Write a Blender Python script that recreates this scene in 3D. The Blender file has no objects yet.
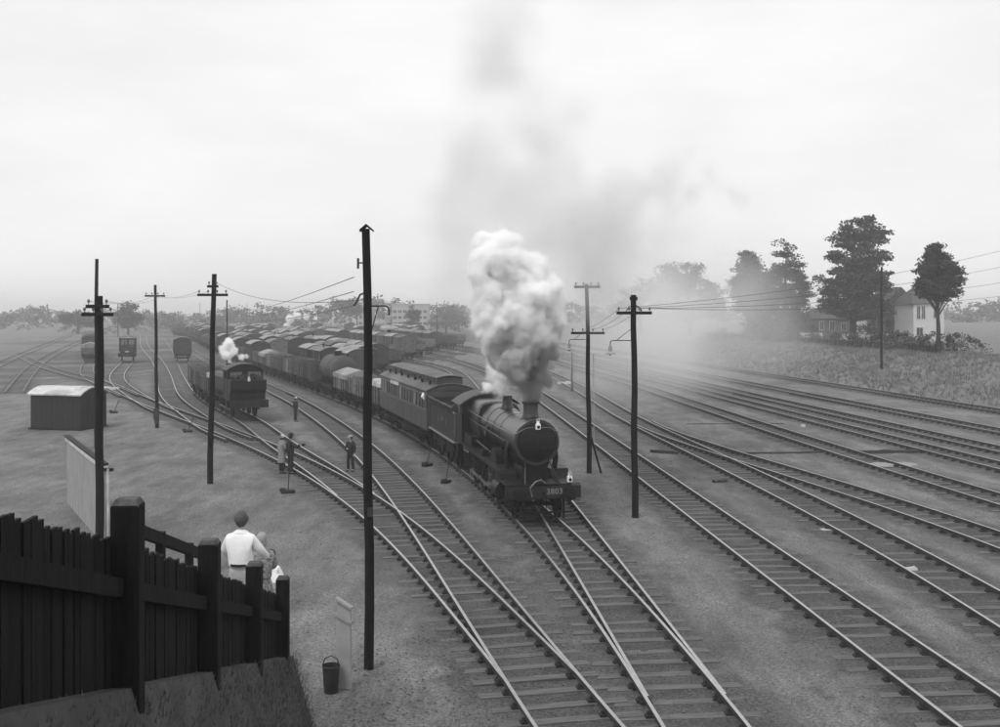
import bpy, math, random
import numpy as np
from mathutils import Vector, Matrix, noise as mnoise

random.seed(7)
rng = np.random.default_rng(7)
PI = math.pi
scene = bpy.context.scene
col = scene.collection

# ------------------------------------------------------------------ camera, sky, sun, exposure
F = 1050.0           # focal length in pixels of the 1000 px wide photograph
HZ = 311.0           # row of the horizon
CAM_Z = 7.51
RT = 0.21            # height of the rail tops over the yard
camd = bpy.data.cameras.new('camera')
camd.sensor_width = 36.0
camd.lens = F / 1000.0 * 36.0
camd.shift_y = (HZ - 363.5) / 1000.0      # rising front of a plate camera: verticals stay upright
camd.clip_start = 0.3
camd.clip_end = 9000
cam = bpy.data.objects.new('camera', camd)
cam.location = (0, 0, CAM_Z)
cam.rotation_euler = (PI / 2, 0, 0)
col.objects.link(cam)
scene.camera = cam

SUN_EL, SUN_AZ = math.radians(52), math.radians(215)
world = bpy.data.worlds.new('World')
scene.world = world
world.use_nodes = True
wn, wl = world.node_tree.nodes, world.node_tree.links
wn.clear()
w_out = wn.new('ShaderNodeOutputWorld')
w_bg = wn.new('ShaderNodeBackground')
w_bg.inputs['Strength'].default_value = 0.1
w_sky = wn.new('ShaderNodeTexSky')
w_sky.sky_type = 'NISHITA'
w_sky.sun_disc = False
w_sky.sun_elevation = SUN_EL
w_sky.sun_rotation = SUN_AZ
w_sky.dust_density = 6.0
w_bw = wn.new('ShaderNodeRGBToBW')
w_tc = wn.new('ShaderNodeTexCoord')
w_map = wn.new('ShaderNodeMapping')
w_map.inputs['Scale'].default_value = (1.0, 1.0, 3.2)
w_noise = wn.new('ShaderNodeTexNoise')
w_noise.inputs['Scale'].default_value = 2.3
w_noise.inputs['Detail'].default_value = 5
w_noise.inputs['Roughness'].default_value = 0.55
w_ramp = wn.new('ShaderNodeMapRange')
w_ramp.inputs['From Min'].default_value = 0.34
w_ramp.inputs['From Max'].default_value = 0.66
w_ramp.inputs['To Min'].default_value = 7.9
w_ramp.inputs['To Max'].default_value = 9.15
w_mix = wn.new('ShaderNodeMix')
w_mix.inputs[0].default_value = 0.93          # overcast: the cloud layer covers nearly all of the clear sky
wl.new(w_sky.outputs[0], w_bw.inputs[0])
wl.new(w_tc.outputs['Generated'], w_map.inputs[0])
wl.new(w_map.outputs[0], w_noise.inputs['Vector'])
wl.new(w_noise.outputs[0], w_ramp.inputs['Value'])
wl.new(w_bw.outputs[0], w_mix.inputs[2])
wl.new(w_ramp.outputs[0], w_mix.inputs[3])
wl.new(w_mix.outputs[0], w_bg.inputs[0])
wl.new(w_bg.outputs[0], w_out.inputs[0])

sund = bpy.data.lights.new('sun', 'SUN')
sund.energy = 1.3
sund.angle = math.radians(22)
sun = bpy.data.objects.new('sun', sund)
sun.rotation_euler = (PI / 2 - SUN_EL, 0, PI - SUN_AZ + PI)
sun.rotation_euler = Vector((-math.sin(SUN_AZ) * math.cos(SUN_EL), -math.cos(SUN_AZ) * math.cos(SUN_EL), -math.sin(SUN_EL))).to_track_quat('-Z', 'Y').to_euler()
col.objects.link(sun)

vs = scene.view_settings
vs.view_transform = 'Standard'
vs.look = 'None'
vs.gamma = 1.0
vs.exposure = 0.22
vs.use_curve_mapping = False
scene.render.engine = 'CYCLES'
cy = scene.cycles
cy.use_denoising = True
cy.max_bounces = 24
cy.diffuse_bounces = 3
cy.glossy_bounces = 2
cy.transmission_bounces = 2
cy.transparent_max_bounces = 6
cy.volume_bounces = 20
cy.volume_step_rate = 1.5
cy.volume_max_steps = 256
cy.use_adaptive_sampling = True
cy.adaptive_threshold = 0.02

# ------------------------------------------------------------------ helpers
def G(px, py, z=0.0):
    """world point at height z seen at a photograph pixel (site survey from the photograph)"""
    Y = F * (CAM_Z - z) / (py - HZ)
    return Vector(((px - 500) * Y / F, Y, z))
def at(px, py, Y):
    return Vector(((px - 500) * Y / F, Y, CAM_Z - (py - HZ) * Y / F))

MATS = {}
def mat(name, v, rough=0.8, var=0.25, scale=3.0, bump=0.0, bscale=None, metal=0.0, spec=0.3, streak=None, detail=6, dirt=0.0):
    """a grey procedural material; var = tone variation, streak = (sx, sy, sz) stretch of the noise"""
    if name in MATS: return MATS[name]
    m = bpy.data.materials.new(name)
    m.use_nodes = True
    n, l = m.node_tree.nodes, m.node_tree.links
    b = n['Principled BSDF']
    b.inputs['Roughness'].default_value = rough
    b.inputs['Metallic'].default_value = metal
    b.inputs['Specular IOR Level'].default_value = spec
    tc = n.new('ShaderNodeTexCoord')
    mp = n.new('ShaderNodeMapping')
    l.new(tc.outputs['Object'], mp.inputs[0])
    if streak: mp.inputs['Scale'].default_value = streak
    oi = n.new('ShaderNodeObjectInfo')
    add = n.new('ShaderNodeVectorMath'); add.operation = 'ADD'
    sc = n.new('ShaderNodeVectorMath'); sc.operation = 'SCALE'; sc.inputs['Scale'].default_value = 37.0
    cx = n.new('ShaderNodeCombineXYZ')
    for i in range(3): l.new(oi.outputs['Random'], cx.inputs[i])
    l.new(cx.outputs[0], sc.inputs[0])
    l.new(mp.outputs[0], add.inputs[0]); l.new(sc.outputs[0], add.inputs[1])
    nz = n.new('ShaderNodeTexNoise')
    nz.inputs['Scale'].default_value = scale
    nz.inputs['Detail'].default_value = detail
    nz.inputs['Roughness'].default_value = 0.65
    l.new(add.outputs[0], nz.inputs['Vector'])
    mr = n.new('ShaderNodeMapRange')
    mr.inputs['From Min'].default_value = 0.25
    mr.inputs['From Max'].default_value = 0.75
    mr.inputs['To Min'].default_value = v * (1 - var)
    mr.inputs['To Max'].default_value = v * (1 + var)
    l.new(nz.outputs[0], mr.inputs['Value'])
    out = mr.outputs[0]
    if dirt:
        n2 = n.new('ShaderNodeTexNoise'); n2.inputs['Scale'].default_value = scale * 0.35; n2.inputs['Detail'].default_value = 8
        l.new(add.outputs[0], n2.inputs['Vector'])
        r2 = n.new('ShaderNodeMapRange'); r2.inputs['From Min'].default_value = 0.45; r2.inputs['From Max'].default_value = 0.62
        r2.inputs['To Min'].default_value = 1.0; r2.inputs['To Max'].default_value = 1 - dirt
        l.new(n2.outputs[0], r2.inputs['Value'])
        mu = n.new('ShaderNodeMath'); mu.operation = 'MULTIPLY'
        l.new(out, mu.inputs[0]); l.new(r2.outputs[0], mu.inputs[1]); out = mu.outputs[0]
    l.new(out, b.inputs['Base Color'])
    if bump:
        bp = n.new('ShaderNodeBump'); bp.inputs['Strength'].default_value = bump
        bp.inputs['Distance'].default_value = 0.03
        if bscale:
            n3 = n.new('ShaderNodeTexNoise'); n3.inputs['Scale'].default_value = bscale; n3.inputs['Detail'].default_value = 4
            l.new(add.outputs[0], n3.inputs['Vector']); l.new(n3.outputs[0], bp.inputs['Height'])
        else:
            l.new(nz.outputs[0], bp.inputs['Height'])
        l.new(bp.outputs[0], b.inputs['Normal'])
    MATS[name] = m
    return m

M_rail_side = mat('rusty rail steel', 0.05, 0.8, 0.4, 6)
M_rail_top = mat('worn rail head', 0.42, 0.38, 0.2, 4, metal=0.55, spec=0.5)
M_rail_dull = mat('dull rail head', 0.22, 0.5, 0.3, 2, metal=0.3, spec=0.4)
M_sleeper = mat('weathered sleeper', 0.125, 0.9, 0.5, 2.2, 0.5, 30, streak=(0.7, 6, 6))
M_chair = mat('iron rail chair', 0.03, 0.8, 0.4, 8)
M_black = mat('sooty black paint', 0.006, 0.45, 0.6, 2.0, 0.05, spec=0.24)
M_boiler = mat('boiler paint', 0.011, 0.3, 0.5, 1.6, 0.04, spec=0.95, dirt=0.3)
M_frame = mat('oily underframe', 0.006, 0.6, 0.6, 4, 0.2, spec=0.15)
M_steel = mat('bare motion steel', 0.2, 0.35, 0.4, 5, metal=0.6)
M_beam = mat('buffer beam paint', 0.02, 0.55, 0.4, 3, spec=0.2)
M_brass = mat('brass and copper', 0.06, 0.35, 0.3, 3, metal=0.6)
M_white = mat('white paint', 0.8, 0.55, 0.06, 4)
M_dirtywhite = mat('dirty white paint', 0.55, 0.7, 0.25, 2, dirt=0.35)
M_tender = mat('tender paint', 0.018, 0.45, 0.4, 1.6, spec=0.25, dirt=0.3)
M_letter = mat('faded lettering', 0.11, 0.7, 0.3, 8)
M_numpaint = mat('number paint', 0.2, 0.6, 0.25, 8)
M_coach = mat('coach paint', 0.06, 0.4, 0.25, 1.2, spec=0.5, dirt=0.25)
M_coachlight = mat('coach upper panels', 0.055, 0.45, 0.25, 2)
M_coachroof = mat('coach roof canvas', 0.13, 0.75, 0.3, 1.2, dirt=0.35)
M_line = mat('lining', 0.2, 0.6, 0.2, 3)
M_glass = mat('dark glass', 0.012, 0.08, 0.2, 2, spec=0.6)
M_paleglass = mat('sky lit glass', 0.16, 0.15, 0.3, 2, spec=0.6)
M_wood = [mat('wagon planks %d' % i, v, 0.85, 0.35, 1.8, 0.3, 20, streak=(3, 0.5, 6), dirt=0.35)
          for i, v in enumerate((0.045, 0.075, 0.11, 0.15))]
M_vanroof = [mat('van roof %d' % i, v, 0.8, 0.25, 1.2, dirt=0.3) for i, v in enumerate((0.09, 0.17, 0.28))]
M_tank = mat('tank wagon paint', 0.055, 0.55, 0.4, 1.5, dirt=0.4)
M_coal = mat('coal', 0.015, 0.6, 0.6, 8, 0.6)
M_pole = mat('creosoted pole', 0.010, 0.85, 0.7, 2.5, 0.5, 25, spec=0.12, streak=(5, 5, 0.6))
M_insul = mat('insulator', 0.12, 0.3, 0.2, 5)
M_iron = mat('lamp iron', 0.03, 0.6, 0.3, 6)
M_enamel = mat('enamel shade', 0.32, 0.45, 0.2, 6)
M_fence = mat('tarred fence timber', 0.008, 0.8, 0.9, 3, 0.6, 25, streak=(4, 4, 0.5), spec=0.15)
M_fenceworn = mat('worn post cap', 0.07, 0.9, 0.8, 9, 0.4)
M_skin = mat('skin', 0.36, 0.6, 0.08, 6)
M_hairdk = mat('dark hair', 0.03, 0.7, 0.4, 40)
M_hairmid = mat('brown hair', 0.075, 0.7, 0.5, 45, 0.4)
M_hairfair = mat('fair hair', 0.30, 0.7, 0.3, 45, 0.3)
M_shirt = mat('white shirt', 0.82, 0.8, 0.08, 5, 0.3, 9)
M_flannel = mat('pale flannel trousers', 0.42, 0.85, 0.12, 5, 0.3, 9)
M_suit = mat('dark suit', 0.02, 0.85, 0.3, 6, 0.3, 12)
M_coat = mat('fawn raincoat', 0.21, 0.85, 0.2, 6, 0.3, 12)
M_cap = mat('cloth cap', 0.34, 0.85, 0.2, 8)
M_dress = mat('patterned dress', 0.22, 0.85, 0.7, 24, 0.2, detail=1)
M_shoe = mat('shoe leather', 0.015, 0.5, 0.2, 8)
M_belt = mat('belt leather', 0.02, 0.5, 0.2, 8)
M_paper = mat('paper', 0.85, 0.7, 0.04, 6)
M_brick = mat('brickwork', 0.11, 0.9, 0.3, 3, 0.2, 20, dirt=0.25)
M_render = mat('white render', 0.55, 0.8, 0.1, 1.5)
M_tiles = mat('roof tiles', 0.085, 0.85, 0.3, 3, 0.3, 12)
M_concrete = mat('concrete', 0.27, 0.85, 0.25, 2.5, 0.3, 20, dirt=0.25)
M_board = mat('grey painted boards', 0.30, 0.8, 0.15, 2.5, 0.1, dirt=0.15)
M_hut = mat('tarred hut', 0.018, 0.8, 0.4, 2, streak=(4, 4, 0.6))
M_bark = mat('bark', 0.035, 0.9, 0.4, 3, 0.5)
M_litter = mat('litter', 0.42, 0.8, 0.1, 5)
M_wire = mat('copper wire', 0.08, 0.5, 0.1, 2)
M_earth = mat('bank earth', 0.06, 0.95, 0.5, 1.2, 0.5, 6)
M_rust = mat('rusty scrap', 0.03, 0.9, 0.5, 5, 0.4)
M_block = mat('flat block concrete', 0.35, 0.9, 0.1, 0.2)

class MB:
    """collects shapes; build() links them as ONE mesh object"""
    def __init__(s): s.v, s.f, s.m, s.cur = [], [], [], 0
    def add(s, vs, fs, mi=None):
        o = len(s.v)
        s.v += [tuple(v) for v in vs]
        s.f += [tuple(i + o for i in f) for f in fs]
        s.m += [s.cur if mi is None else mi] * len(fs)
        return s
    def box(s, c, d, rot=None, taper=1.0):
        x, y, z = d[0] / 2, d[1] / 2, d[2] / 2
        vs = [Vector((sx * x * (taper if sz > 0 else 1), sy * y * (taper if sz > 0 else 1), sz * z)) for sz in (-1, 1) for sy in (-1, 1) for sx in (-1, 1)]
        if rot is not None: vs = [rot @ v for v in vs]
        c = Vector(c)
        return s.add([v + c for v in vs], [(0, 2, 3, 1), (4, 5, 7, 6), (0, 1, 5, 4), (2, 6, 7, 3), (0, 4, 6, 2), (1, 3, 7, 5)])
    def bar(s, a, b, w, h, up=(0, 0, 1)):
        a, b = Vector(a), Vector(b)
        d = b - a
        L = d.length
        d.normalize()
        u = Vector(up)
        x = d.cross(u)
        if x.length < 1e-4: x = d.cross(Vector((0, 1, 0)))
        x.normalize()
        z = x.cross(d)
        R = Matrix((x, d, z)).transposed()
        return s.box((a + b) / 2, (w, L, h), R)
    def cyl(s, a, b, r0, r1=None, n=10, cap=True):
        r1 = r0 if r1 is None else r1
        a, b = Vector(a), Vector(b)
        d = (b - a).normalized()
        x = d.orthogonal().normalized()
        y = d.cross(x)
        vs = []
        for p, r in ((a, r0), (b, r1)):
            for i in range(n):
                t = 2 * PI * (i + 0.5) / n
                vs.append(p + x * (r * math.cos(t)) + y * (r * math.sin(t)))
        fs = [(i, (i + 1) % n, n + (i + 1) % n, n + i) for i in range(n)]
        if cap: fs += [tuple(reversed(range(n))), tuple(range(n, 2 * n))]
        return s.add(vs, fs)
    def tube(s, pts, r, n=6):
        pts = [Vector(p) for p in pts]
        vs, fs = [], []
        prev = None
        for k, p in enumerate(pts):
            d = (pts[min(k + 1, len(pts) - 1)] - pts[max(k - 1, 0)]).normalized()
            x = d.orthogonal().normalized() if prev is None else (prev - d * prev.dot(d)).normalized()
            prev = x
            y = d.cross(x)
            rr = r[k] if isinstance(r, (list, tuple)) else r
            for i in range(n):
                t = 2 * PI * i / n
                vs.append(p + x * (rr * math.cos(t)) + y * (rr * math.sin(t)))
        for k in range(len(pts) - 1):
            for i in range(n):
                fs.append((k * n + i, k * n + (i + 1) % n, (k + 1) * n + (i + 1) % n, (k + 1) * n + i))
        fs += [tuple(reversed(range(n))), tuple(range((len(pts) - 1) * n, len(pts) * n))]
        return s.add(vs, fs)
    def lathe(s, prof, o=(0, 0, 0), axis='y', n=24, cap=True):
        """prof: list of (position along axis, radius)"""
        vs, fs = [], []
        o = Vector(o)
        for p, r in prof:
            for i in range(n):
                t = 2 * PI * i / n
                c, q = r * math.cos(t), r * math.sin(t)
                vs.append(o + Vector({'y': (c, p, q), 'z': (c, q, p), 'x': (p, c, q)}[axis]))
        for k in range(len(prof) - 1):
            for i in range(n):
                fs.append((k * n + i, k * n + (i + 1) % n, (k + 1) * n + (i + 1) % n, (k + 1) * n + i))
        if cap: fs += [tuple(reversed(range(n))), tuple(range((len(prof) - 1) * n, len(prof) * n))]
        return s.add(vs, fs)
    def prism(s, prof, y0, y1, prof2=None):
        """prof: closed list of (x, z), extruded from y0 to y1"""
        n = len(prof)
        prof2 = prof2 or prof
        vs = [(x, y0, z) for x, z in prof] + [(x, y1, z) for x, z in prof2]
        fs = [(i, (i + 1) % n, n + (i + 1) % n, n + i) for i in range(n)] + [tuple(reversed(range(n))), tuple(range(n, 2 * n))]
        return s.add(vs, fs)
    def prismx(s, prof, x0, x1):
        """prof: closed list of (y, z), extruded from x0 to x1"""
        n = len(prof)
        vs = [(x0, y, z) for y, z in prof] + [(x1, y, z) for y, z in prof]
        fs = [(i, (i + 1) % n, n + (i + 1) % n, n + i) for i in range(n)] + [tuple(reversed(range(n))), tuple(range(n, 2 * n))]
        return s.add(vs, fs)
    def ball(s, c, r, n=8, sq=(1, 1, 1)):
        prof = [(-math.cos(PI * k / n), math.sin(PI * k / n)) for k in range(1, n)]
        o = len(s.v)
        s.lathe([(p * r, q * r) for p, q in prof], (0, 0, 0), 'z', max(6, n + 2))
        s.v[o:] = [(x * sq[0] + c[0], y * sq[1] + c[1], z * sq[2] + c[2]) for x, y, z in s.v[o:]]
        return s
    def xf(s, M):
        s.v = [tuple(M @ Vector(v)) for v in s.v]
        return s
    def mesh(s, name, mats):
        me = bpy.data.meshes.new(name)
        me.from_pydata(s.v, [], s.f)
        mats = mats if isinstance(mats, (list, tuple)) else [mats]
        for m in mats: me.materials.append(m)
        if len(mats) > 1: me.polygons.foreach_set('material_index', s.m)
        me.validate()
        return me
    def build(s, name, mats, parent=None, smooth=False, bevel=0.0):
        me = s.mesh(name, mats)
        fix_normals(me)
        if smooth: shade(me, smooth)
        o = bpy.data.objects.new(name, me)
        col.objects.link(o)
        if parent is not None: o.parent = parent
        if bevel:
            b = o.modifiers.new('bevel', 'BEVEL'); b.width = bevel; b.segments = 2; b.limit_method = 'ANGLE'
        return o

import bmesh
def fix_normals(me):
    bm = bmesh.new(); bm.from_mesh(me)
    bmesh.ops.recalc_face_normals(bm, faces=bm.faces)
    bm.to_mesh(me); bm.free()
def shade(me, ang=40):
    ang = 40 if ang is True else ang
    me.polygons.foreach_set('use_smooth', [True] * len(me.polygons))
    bm = bmesh.new(); bm.from_mesh(me)
    lim = math.radians(ang)
    for e in bm.edges:
        if len(e.link_faces) == 2 and e.calc_face_angle(0) > lim: e.smooth = False
    bm.to_mesh(me); bm.free()

def tag(o, label=None, cat=None, group=None, kind=None):
    if label: o['label'] = label
    if cat: o['category'] = cat
    if group: o['group'] = group
    if kind: o['kind'] = kind
    return o
def empty(name, loc=(0, 0, 0), rz=0.0):
    o = bpy.data.objects.new(name, None)
    o.empty_display_size = 0.3
    o.location = loc
    o.rotation_euler = (0, 0, rz)
    col.objects.link(o)
    return o
KIDS = {}
def copy_tree(o, parent=None):
    c = o.copy()
    col.objects.link(c)
    if parent is not None: c.parent = parent
    for ch in list(o.children): copy_tree(ch, c)
    return c
def data_obj(name, me, parent=None, loc=None):
    o = bpy.data.objects.new(name, me)
    col.objects.link(o)
    if parent is not None: o.parent = parent
    if loc is not None: o.location = loc
    return o
def text(name, body, size, mat_, parent, loc, rot, extrude=0.004, spacing=1.0, bold=0.0):
    c = bpy.data.curves.new(name, 'FONT')
    c.body = body; c.size = size; c.extrude = extrude; c.offset = bold
    c.align_x = 'CENTER'; c.align_y = 'CENTER'; c.space_character = spacing
    c.materials.append(mat_)
    t = bpy.data.objects.new(name, c)
    col.objects.link(t)
    bpy.context.view_layer.update()
    me = bpy.data.meshes.new_from_object(t.evaluated_get(bpy.context.evaluated_depsgraph_get()))
    bpy.data.objects.remove(t)
    o = bpy.data.objects.new(name, me)
    if not me.materials: me.materials.append(mat_)
    o.location = loc; o.rotation_euler = rot
    col.objects.link(o)
    o.parent = parent
    return o
# ------------------------------------------------------------------ railway tracks
HG = 0.7525      # half the distance between rail centres
def survey(meas, extra=(), deg=3, lo=12.0, hi=100.0, far=None):
    """centre line X(Y) of a track from rail sightings (pixel x, pixel y, side); extra = surveyed (X, Y, weight)"""
    pts = []
    for px, py, side in meas:
        p = G(px, py, RT)
        pts.append((p.x, p.y, side))
    Y = np.array([p[1] for p in pts] + [e[1] for e in extra]); X = np.array([p[0] for p in pts] + [e[0] for e in extra])
    S = np.array([p[2] for p in pts] + [0] * len(extra)); W = np.concatenate([1 / np.array([p[1] for p in pts] or [1.0])[:len(pts)], np.array([e[2] for e in extra])]) if pts else np.array([e[2] for e in extra])
    c = X - S * HG
    for _ in range(4):
        k = np.polyfit(Y, c, deg, w=W)
        sl = np.polyval(np.polyder(k), Y)
        c = X - S * HG * np.sqrt(1 + sl ** 2)
    k = np.polyfit(Y, c, deg, w=W)
    return k, float(np.abs((np.polyval(k, Y) - c) * W).max())

class Track:
    def __init__(s, pts):
        """pts: (n, 2) array from the near end to the far end"""
        p = np.asarray(pts, float)
        d = np.concatenate([[0], np.cumsum(np.hypot(*np.diff(p, axis=0).T))])
        n = max(2, int(d[-1] / 0.5))
        q = np.linspace(0, d[-1], n)
        s.s = q
        s.x = np.interp(q, d, p[:, 0]); s.y = np.interp(q, d, p[:, 1])
        s.tx = np.gradient(s.x, q); s.ty = np.gradient(s.y, q)
        L = np.hypot(s.tx, s.ty); s.tx /= L; s.ty /= L
        s.L = d[-1]
    def at(s, q):
        return np.array([np.interp(q, s.s, s.x), np.interp(q, s.s, s.y)])
    def tan(s, q):
        return np.array([np.interp(q, s.s, s.tx), np.interp(q, s.s, s.ty)])
    def s_of_y(s, y):
        return float(np.interp(y, s.y, s.s))
    def seat(s, o, front, length, wb=0.3, flip=False):
        """stand a vehicle (local +y forward, towards the camera; origin at its front end) on the rails"""
        a = s.at(front + length * wb * 0.5); b = s.at(front + length * (1 - wb * 0.5))
        d = (a - b) / np.hypot(*(a - b))
        f = a + d * length * wb * 0.5
        o.location = (f[0], f[1], RT)
        o.rotation_euler = (0, 0, math.atan2(-d[0], d[1]))
        return o

def spline(ctrl, step=1.0):
    """natural cubic spline X(Y) through control points"""
    c = np.array(sorted(ctrl, key=lambda p: p[1]), float)
    x, y = c[:, 1], c[:, 0]
    n = len(x); h = np.diff(x)
    A = np.zeros((n, n)); r = np.zeros(n)
    A[0, 0] = A[-1, -1] = 1
    for i in range(1, n - 1):
        A[i, i - 1], A[i, i], A[i, i + 1] = h[i - 1], 2 * (h[i - 1] + h[i]), h[i]
        r[i] = 3 * ((y[i + 1] - y[i]) / h[i] - (y[i] - y[i - 1]) / h[i - 1])
    m = np.linalg.solve(A, r)
    q = np.arange(x[0], x[-1] + step * 0.5, step)
    i = np.clip(np.searchsorted(x, q) - 1, 0, n - 2)
    t = q - x[i]
    b = (y[i + 1] - y[i]) / h[i] - h[i] * (2 * m[i] + m[i + 1]) / 3
    d = (m[i + 1] - m[i]) / (3 * h[i])
    return np.stack([y[i] + b * t + m[i] * t ** 2 + d * t ** 3, q], 1)

def from_poly(k, lo, hi, far=()):
    q = np.arange(lo, hi + 0.1, 5.0)
    pts = [(np.polyval(k, y), y) for y in q] + list(far)
    return spline(pts)

RES = {}
def tk(name, meas, extra, deg, lo, hi, far=()):
    k, r = survey(meas, extra, deg)
    RES[name] = r * F
    return Track(from_poly(k, lo, hi, far))

# shared throat of the loco line and its neighbour, and of the two sidings beside it
TT = [(3.85, 18.5, 0.4), (5.0, 14.0, 0.3)]
T_main = tk('T', [(517, 520.5, -1), (539, 543, -1), (560.5, 573, -1), (586, 608, -1), (614.5, 654.5, -1),
                  (562.6, 520.5, 1), (593, 547.5, 1), (621, 578, 1), (651, 610, 1), (688, 654.5, 1),
                  (454, 463, -1), (434, 449, -1), (376, 418, -1), (328, 397, -1), (306, 388, -1), (284, 379, -1), (262, 373, -1)],
            [(4.15, 19.0, 0.02)], 4, 11, 121, [(-50.0, 187), (-80.5, 274), (-116, 365), (-158, 475), (-260, 760)])
T_two = tk('T2', [(545, 519.5, -1), (565, 556, -1), (578, 584, -1), (595, 614.5, -1), (622, 654.5, -1),
                  (574.5, 500, 1), (608, 541, 1), (629.6, 569, 1), (655.5, 606, 1), (694, 654.5, 1), (474, 384, 1), (452, 357, 1)],
           [(4.15, 19.0, 0.02)], 3, 11, 111, [(-6.2, 131), (-14.5, 160), (-24.5, 192), (-64, 320), (-140, 560)])
L_one = tk('L1', [(490, 654, -1), (466, 621, -1), (445, 584, -1), (414.5, 534.5, -1), (396, 507.5, -1), (375, 478, -1), (344, 444, -1), (315, 420, -1), (268.6, 386, -1),
                  (565, 654, 1), (510, 588.6, 1), (473, 551, 1), (443, 518, 1), (401, 467.5, 1), (366, 437, 1), (337, 420, 1)],
           [(1.02, 19.0, 0.02)], 4, 11, 81, [(float(np.interp(y, T_main.y, T_main.x)) - 4.1 - 0.006 * (y - 100), y) for y in (104, 130, 187, 274, 365, 475, 700)])
L_two = tk('L2', [(486, 654, -1), (466, 627, -1), (434, 591, -1), (401.6, 556, -1), (367, 520.5, -1), (315, 480.5, -1), (278, 459, -1), (250, 445, -1), (211, 430, -1), (159, 411.5, -1), (120.5, 395, -1), (103, 384.5, -1), (73, 377, -1),
                  (561, 654, 1), (531, 627, 1), (501, 597, 1), (466, 565, 1), (434, 540, 1), (399, 512, 1), (375, 494.5, 1)],
           [(1.02, 19.0, 0.02)], 5, 11, 116, [(-62, 142), (-80, 175)])
L_three = Track(spline([(-4.9, 39.5), (-6.15, 43.0), (-8.95, 50.3), (-11.75, 57.2), (-16.75, 70.3), (-22.9, 84.5), (-27.6, 97), (-31.4, 108), (-45.3, 150), (-63.5, 205), (-98, 305), (-165, 480), (-268, 770)]))
L_four = Track(spline([(-14.0, 58.6), (-17.2, 64.2), (-20.9, 72.3), (-26.3, 85), (-33.9, 106.5), (-54.3, 165), (-66, 196.5), (-102, 300), (-172, 490), (-275, 775)]))
L_five = Track(spline([(-22.6, 73.5), (-26.4, 80.5), (-32.0, 92), (-38.8, 107), (-53.3, 150), (-70, 197), (-109, 305), (-188, 520)]))
L_six = Track(spline([(-30.5, 88), (-37.5, 101), (-47, 120), (-58.6, 150), (-75, 192), (-122, 320), (-198, 530)]))
L_seven = Track(spline([(-44, 95), (-62, 140), (-84, 202), (-116, 295), (-190, 500)]))
L_eight = Track(spline([(-52, 100), (-68, 142), (-91, 206), (-123, 297), (-200, 505)]))
R_one = tk('R1', [(866, 654, -1), (754, 567, -1), (642, 480, -1), (584, 434.5, -1), (544, 402, -1), (927.4, 646.5, 1), (802, 563, 1), (677.7, 480, 1), (584, 419, 1), (549, 397, 1)],
           [], 3, 10, 90, [(-0.6, 123), (-5.4, 150), (-14, 190), (-47, 310), (-120, 560)])
R_two = tk('R2', [(892, 560, -1), (776, 502, -1), (707, 461, -1), (640, 427, -1), (602, 406, -1), (928, 551, 1), (826, 499, 1), (727, 453, 1), (640, 421, 1), (608, 396, 1)],
           [], 3, 10, 82, [(7.3, 104), (3.2, 145), (-4, 188), (-32, 300), (-96, 540)])
R_three = tk('R3', [(928, 508, 1), (750, 452, 1), (692, 437, 1), (669, 430, 1), (928, 521, -1), (843, 493, -1), (756, 467, -1)],
             [(9.75, 66, 0.02), (9.35, 74, 0.02)], 3, 12, 72)
def line(a, b, lo, hi):
    d = (a[0] - b[0]) / (a[1] - b[1])
    return Track(np.array([(a[0] + d * (y - a[1]), y) for y in np.arange(lo, hi, 20.0)]))
MS = -0.127
R_four = Track(spline([(23.8, 10), (18.7, 47.6), (13.45, 105.7), (9.6, 140), (0.5, 210), (-32, 400), (-85, 650)]))
R_five = Track(spline([(28.4, 14), (22.8, 57.6), (17.0, 109), (4.2, 210), (-28, 400), (-80, 650)]))
R_six = Track(spline([(31.6, 18), (25.5, 64.1), (20.5, 105.7), (7.6, 210), (-24, 400), (-75, 650)]))
R_seven = Track(spline([(36.0, 22), (29.5, 73.7), (23.4, 121.7), (11.2, 215), (-20, 400), (-70, 650)]))
R_eight = Track(spline([(43.0, 30), (35.3, 89), (30.0, 127.7), (17.5, 215), (-14, 400), (-64, 650)]))
TRACKS = {}

def sweep_rail(name, tr, side, lo, hi, dz, parent, top_mat):
    i = (tr.s >= lo) & (tr.s <= hi)
    q = tr.s[i]
    # finer near the camera, coarser far away
    keep, last = [], -9
    for k, v in enumerate(q):
        gap = 0.5 if tr.y[i][k] < 60 else 1.0 if tr.y[i][k] < 130 else 4.0
        if v - last >= gap - 1e-6 or k == len(q) - 1: keep.append(k); last = v
    x, y, tx, ty = tr.x[i][keep], tr.y[i][keep], tr.tx[i][keep], tr.ty[i][keep]
    nx, ny = ty, -tx       # to the right of the far-going direction
    prof = [(-.036, 0), (.036, 0), (.036, -.04), (.011, -.052), (.011, -.13), (-.011, -.13), (-.011, -.052), (-.036, -.04)]
    n = len(prof)
    m = MB()
    for k in range(len(x)):
        for u, w in prof:
            o = side * HG + u
            m.v.append((x[k] + nx[k] * o, y[k] + ny[k] * o, RT + w + dz))
    for k in range(len(x) - 1):
        for j in range(n):
            m.f.append((k * n + j, (k + 1) * n + j, (k + 1) * n + (j + 1) % n, k * n + (j + 1) % n))
            m.m.append(1 if j == 0 else 0)
    m.f.append(tuple(range(n))); m.m.append(0)
    m.f.append(tuple(reversed(range((len(x) - 1) * n, len(x) * n)))); m.m.append(0)
    return m.build(name, [M_rail_side, top_mat], parent)

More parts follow.
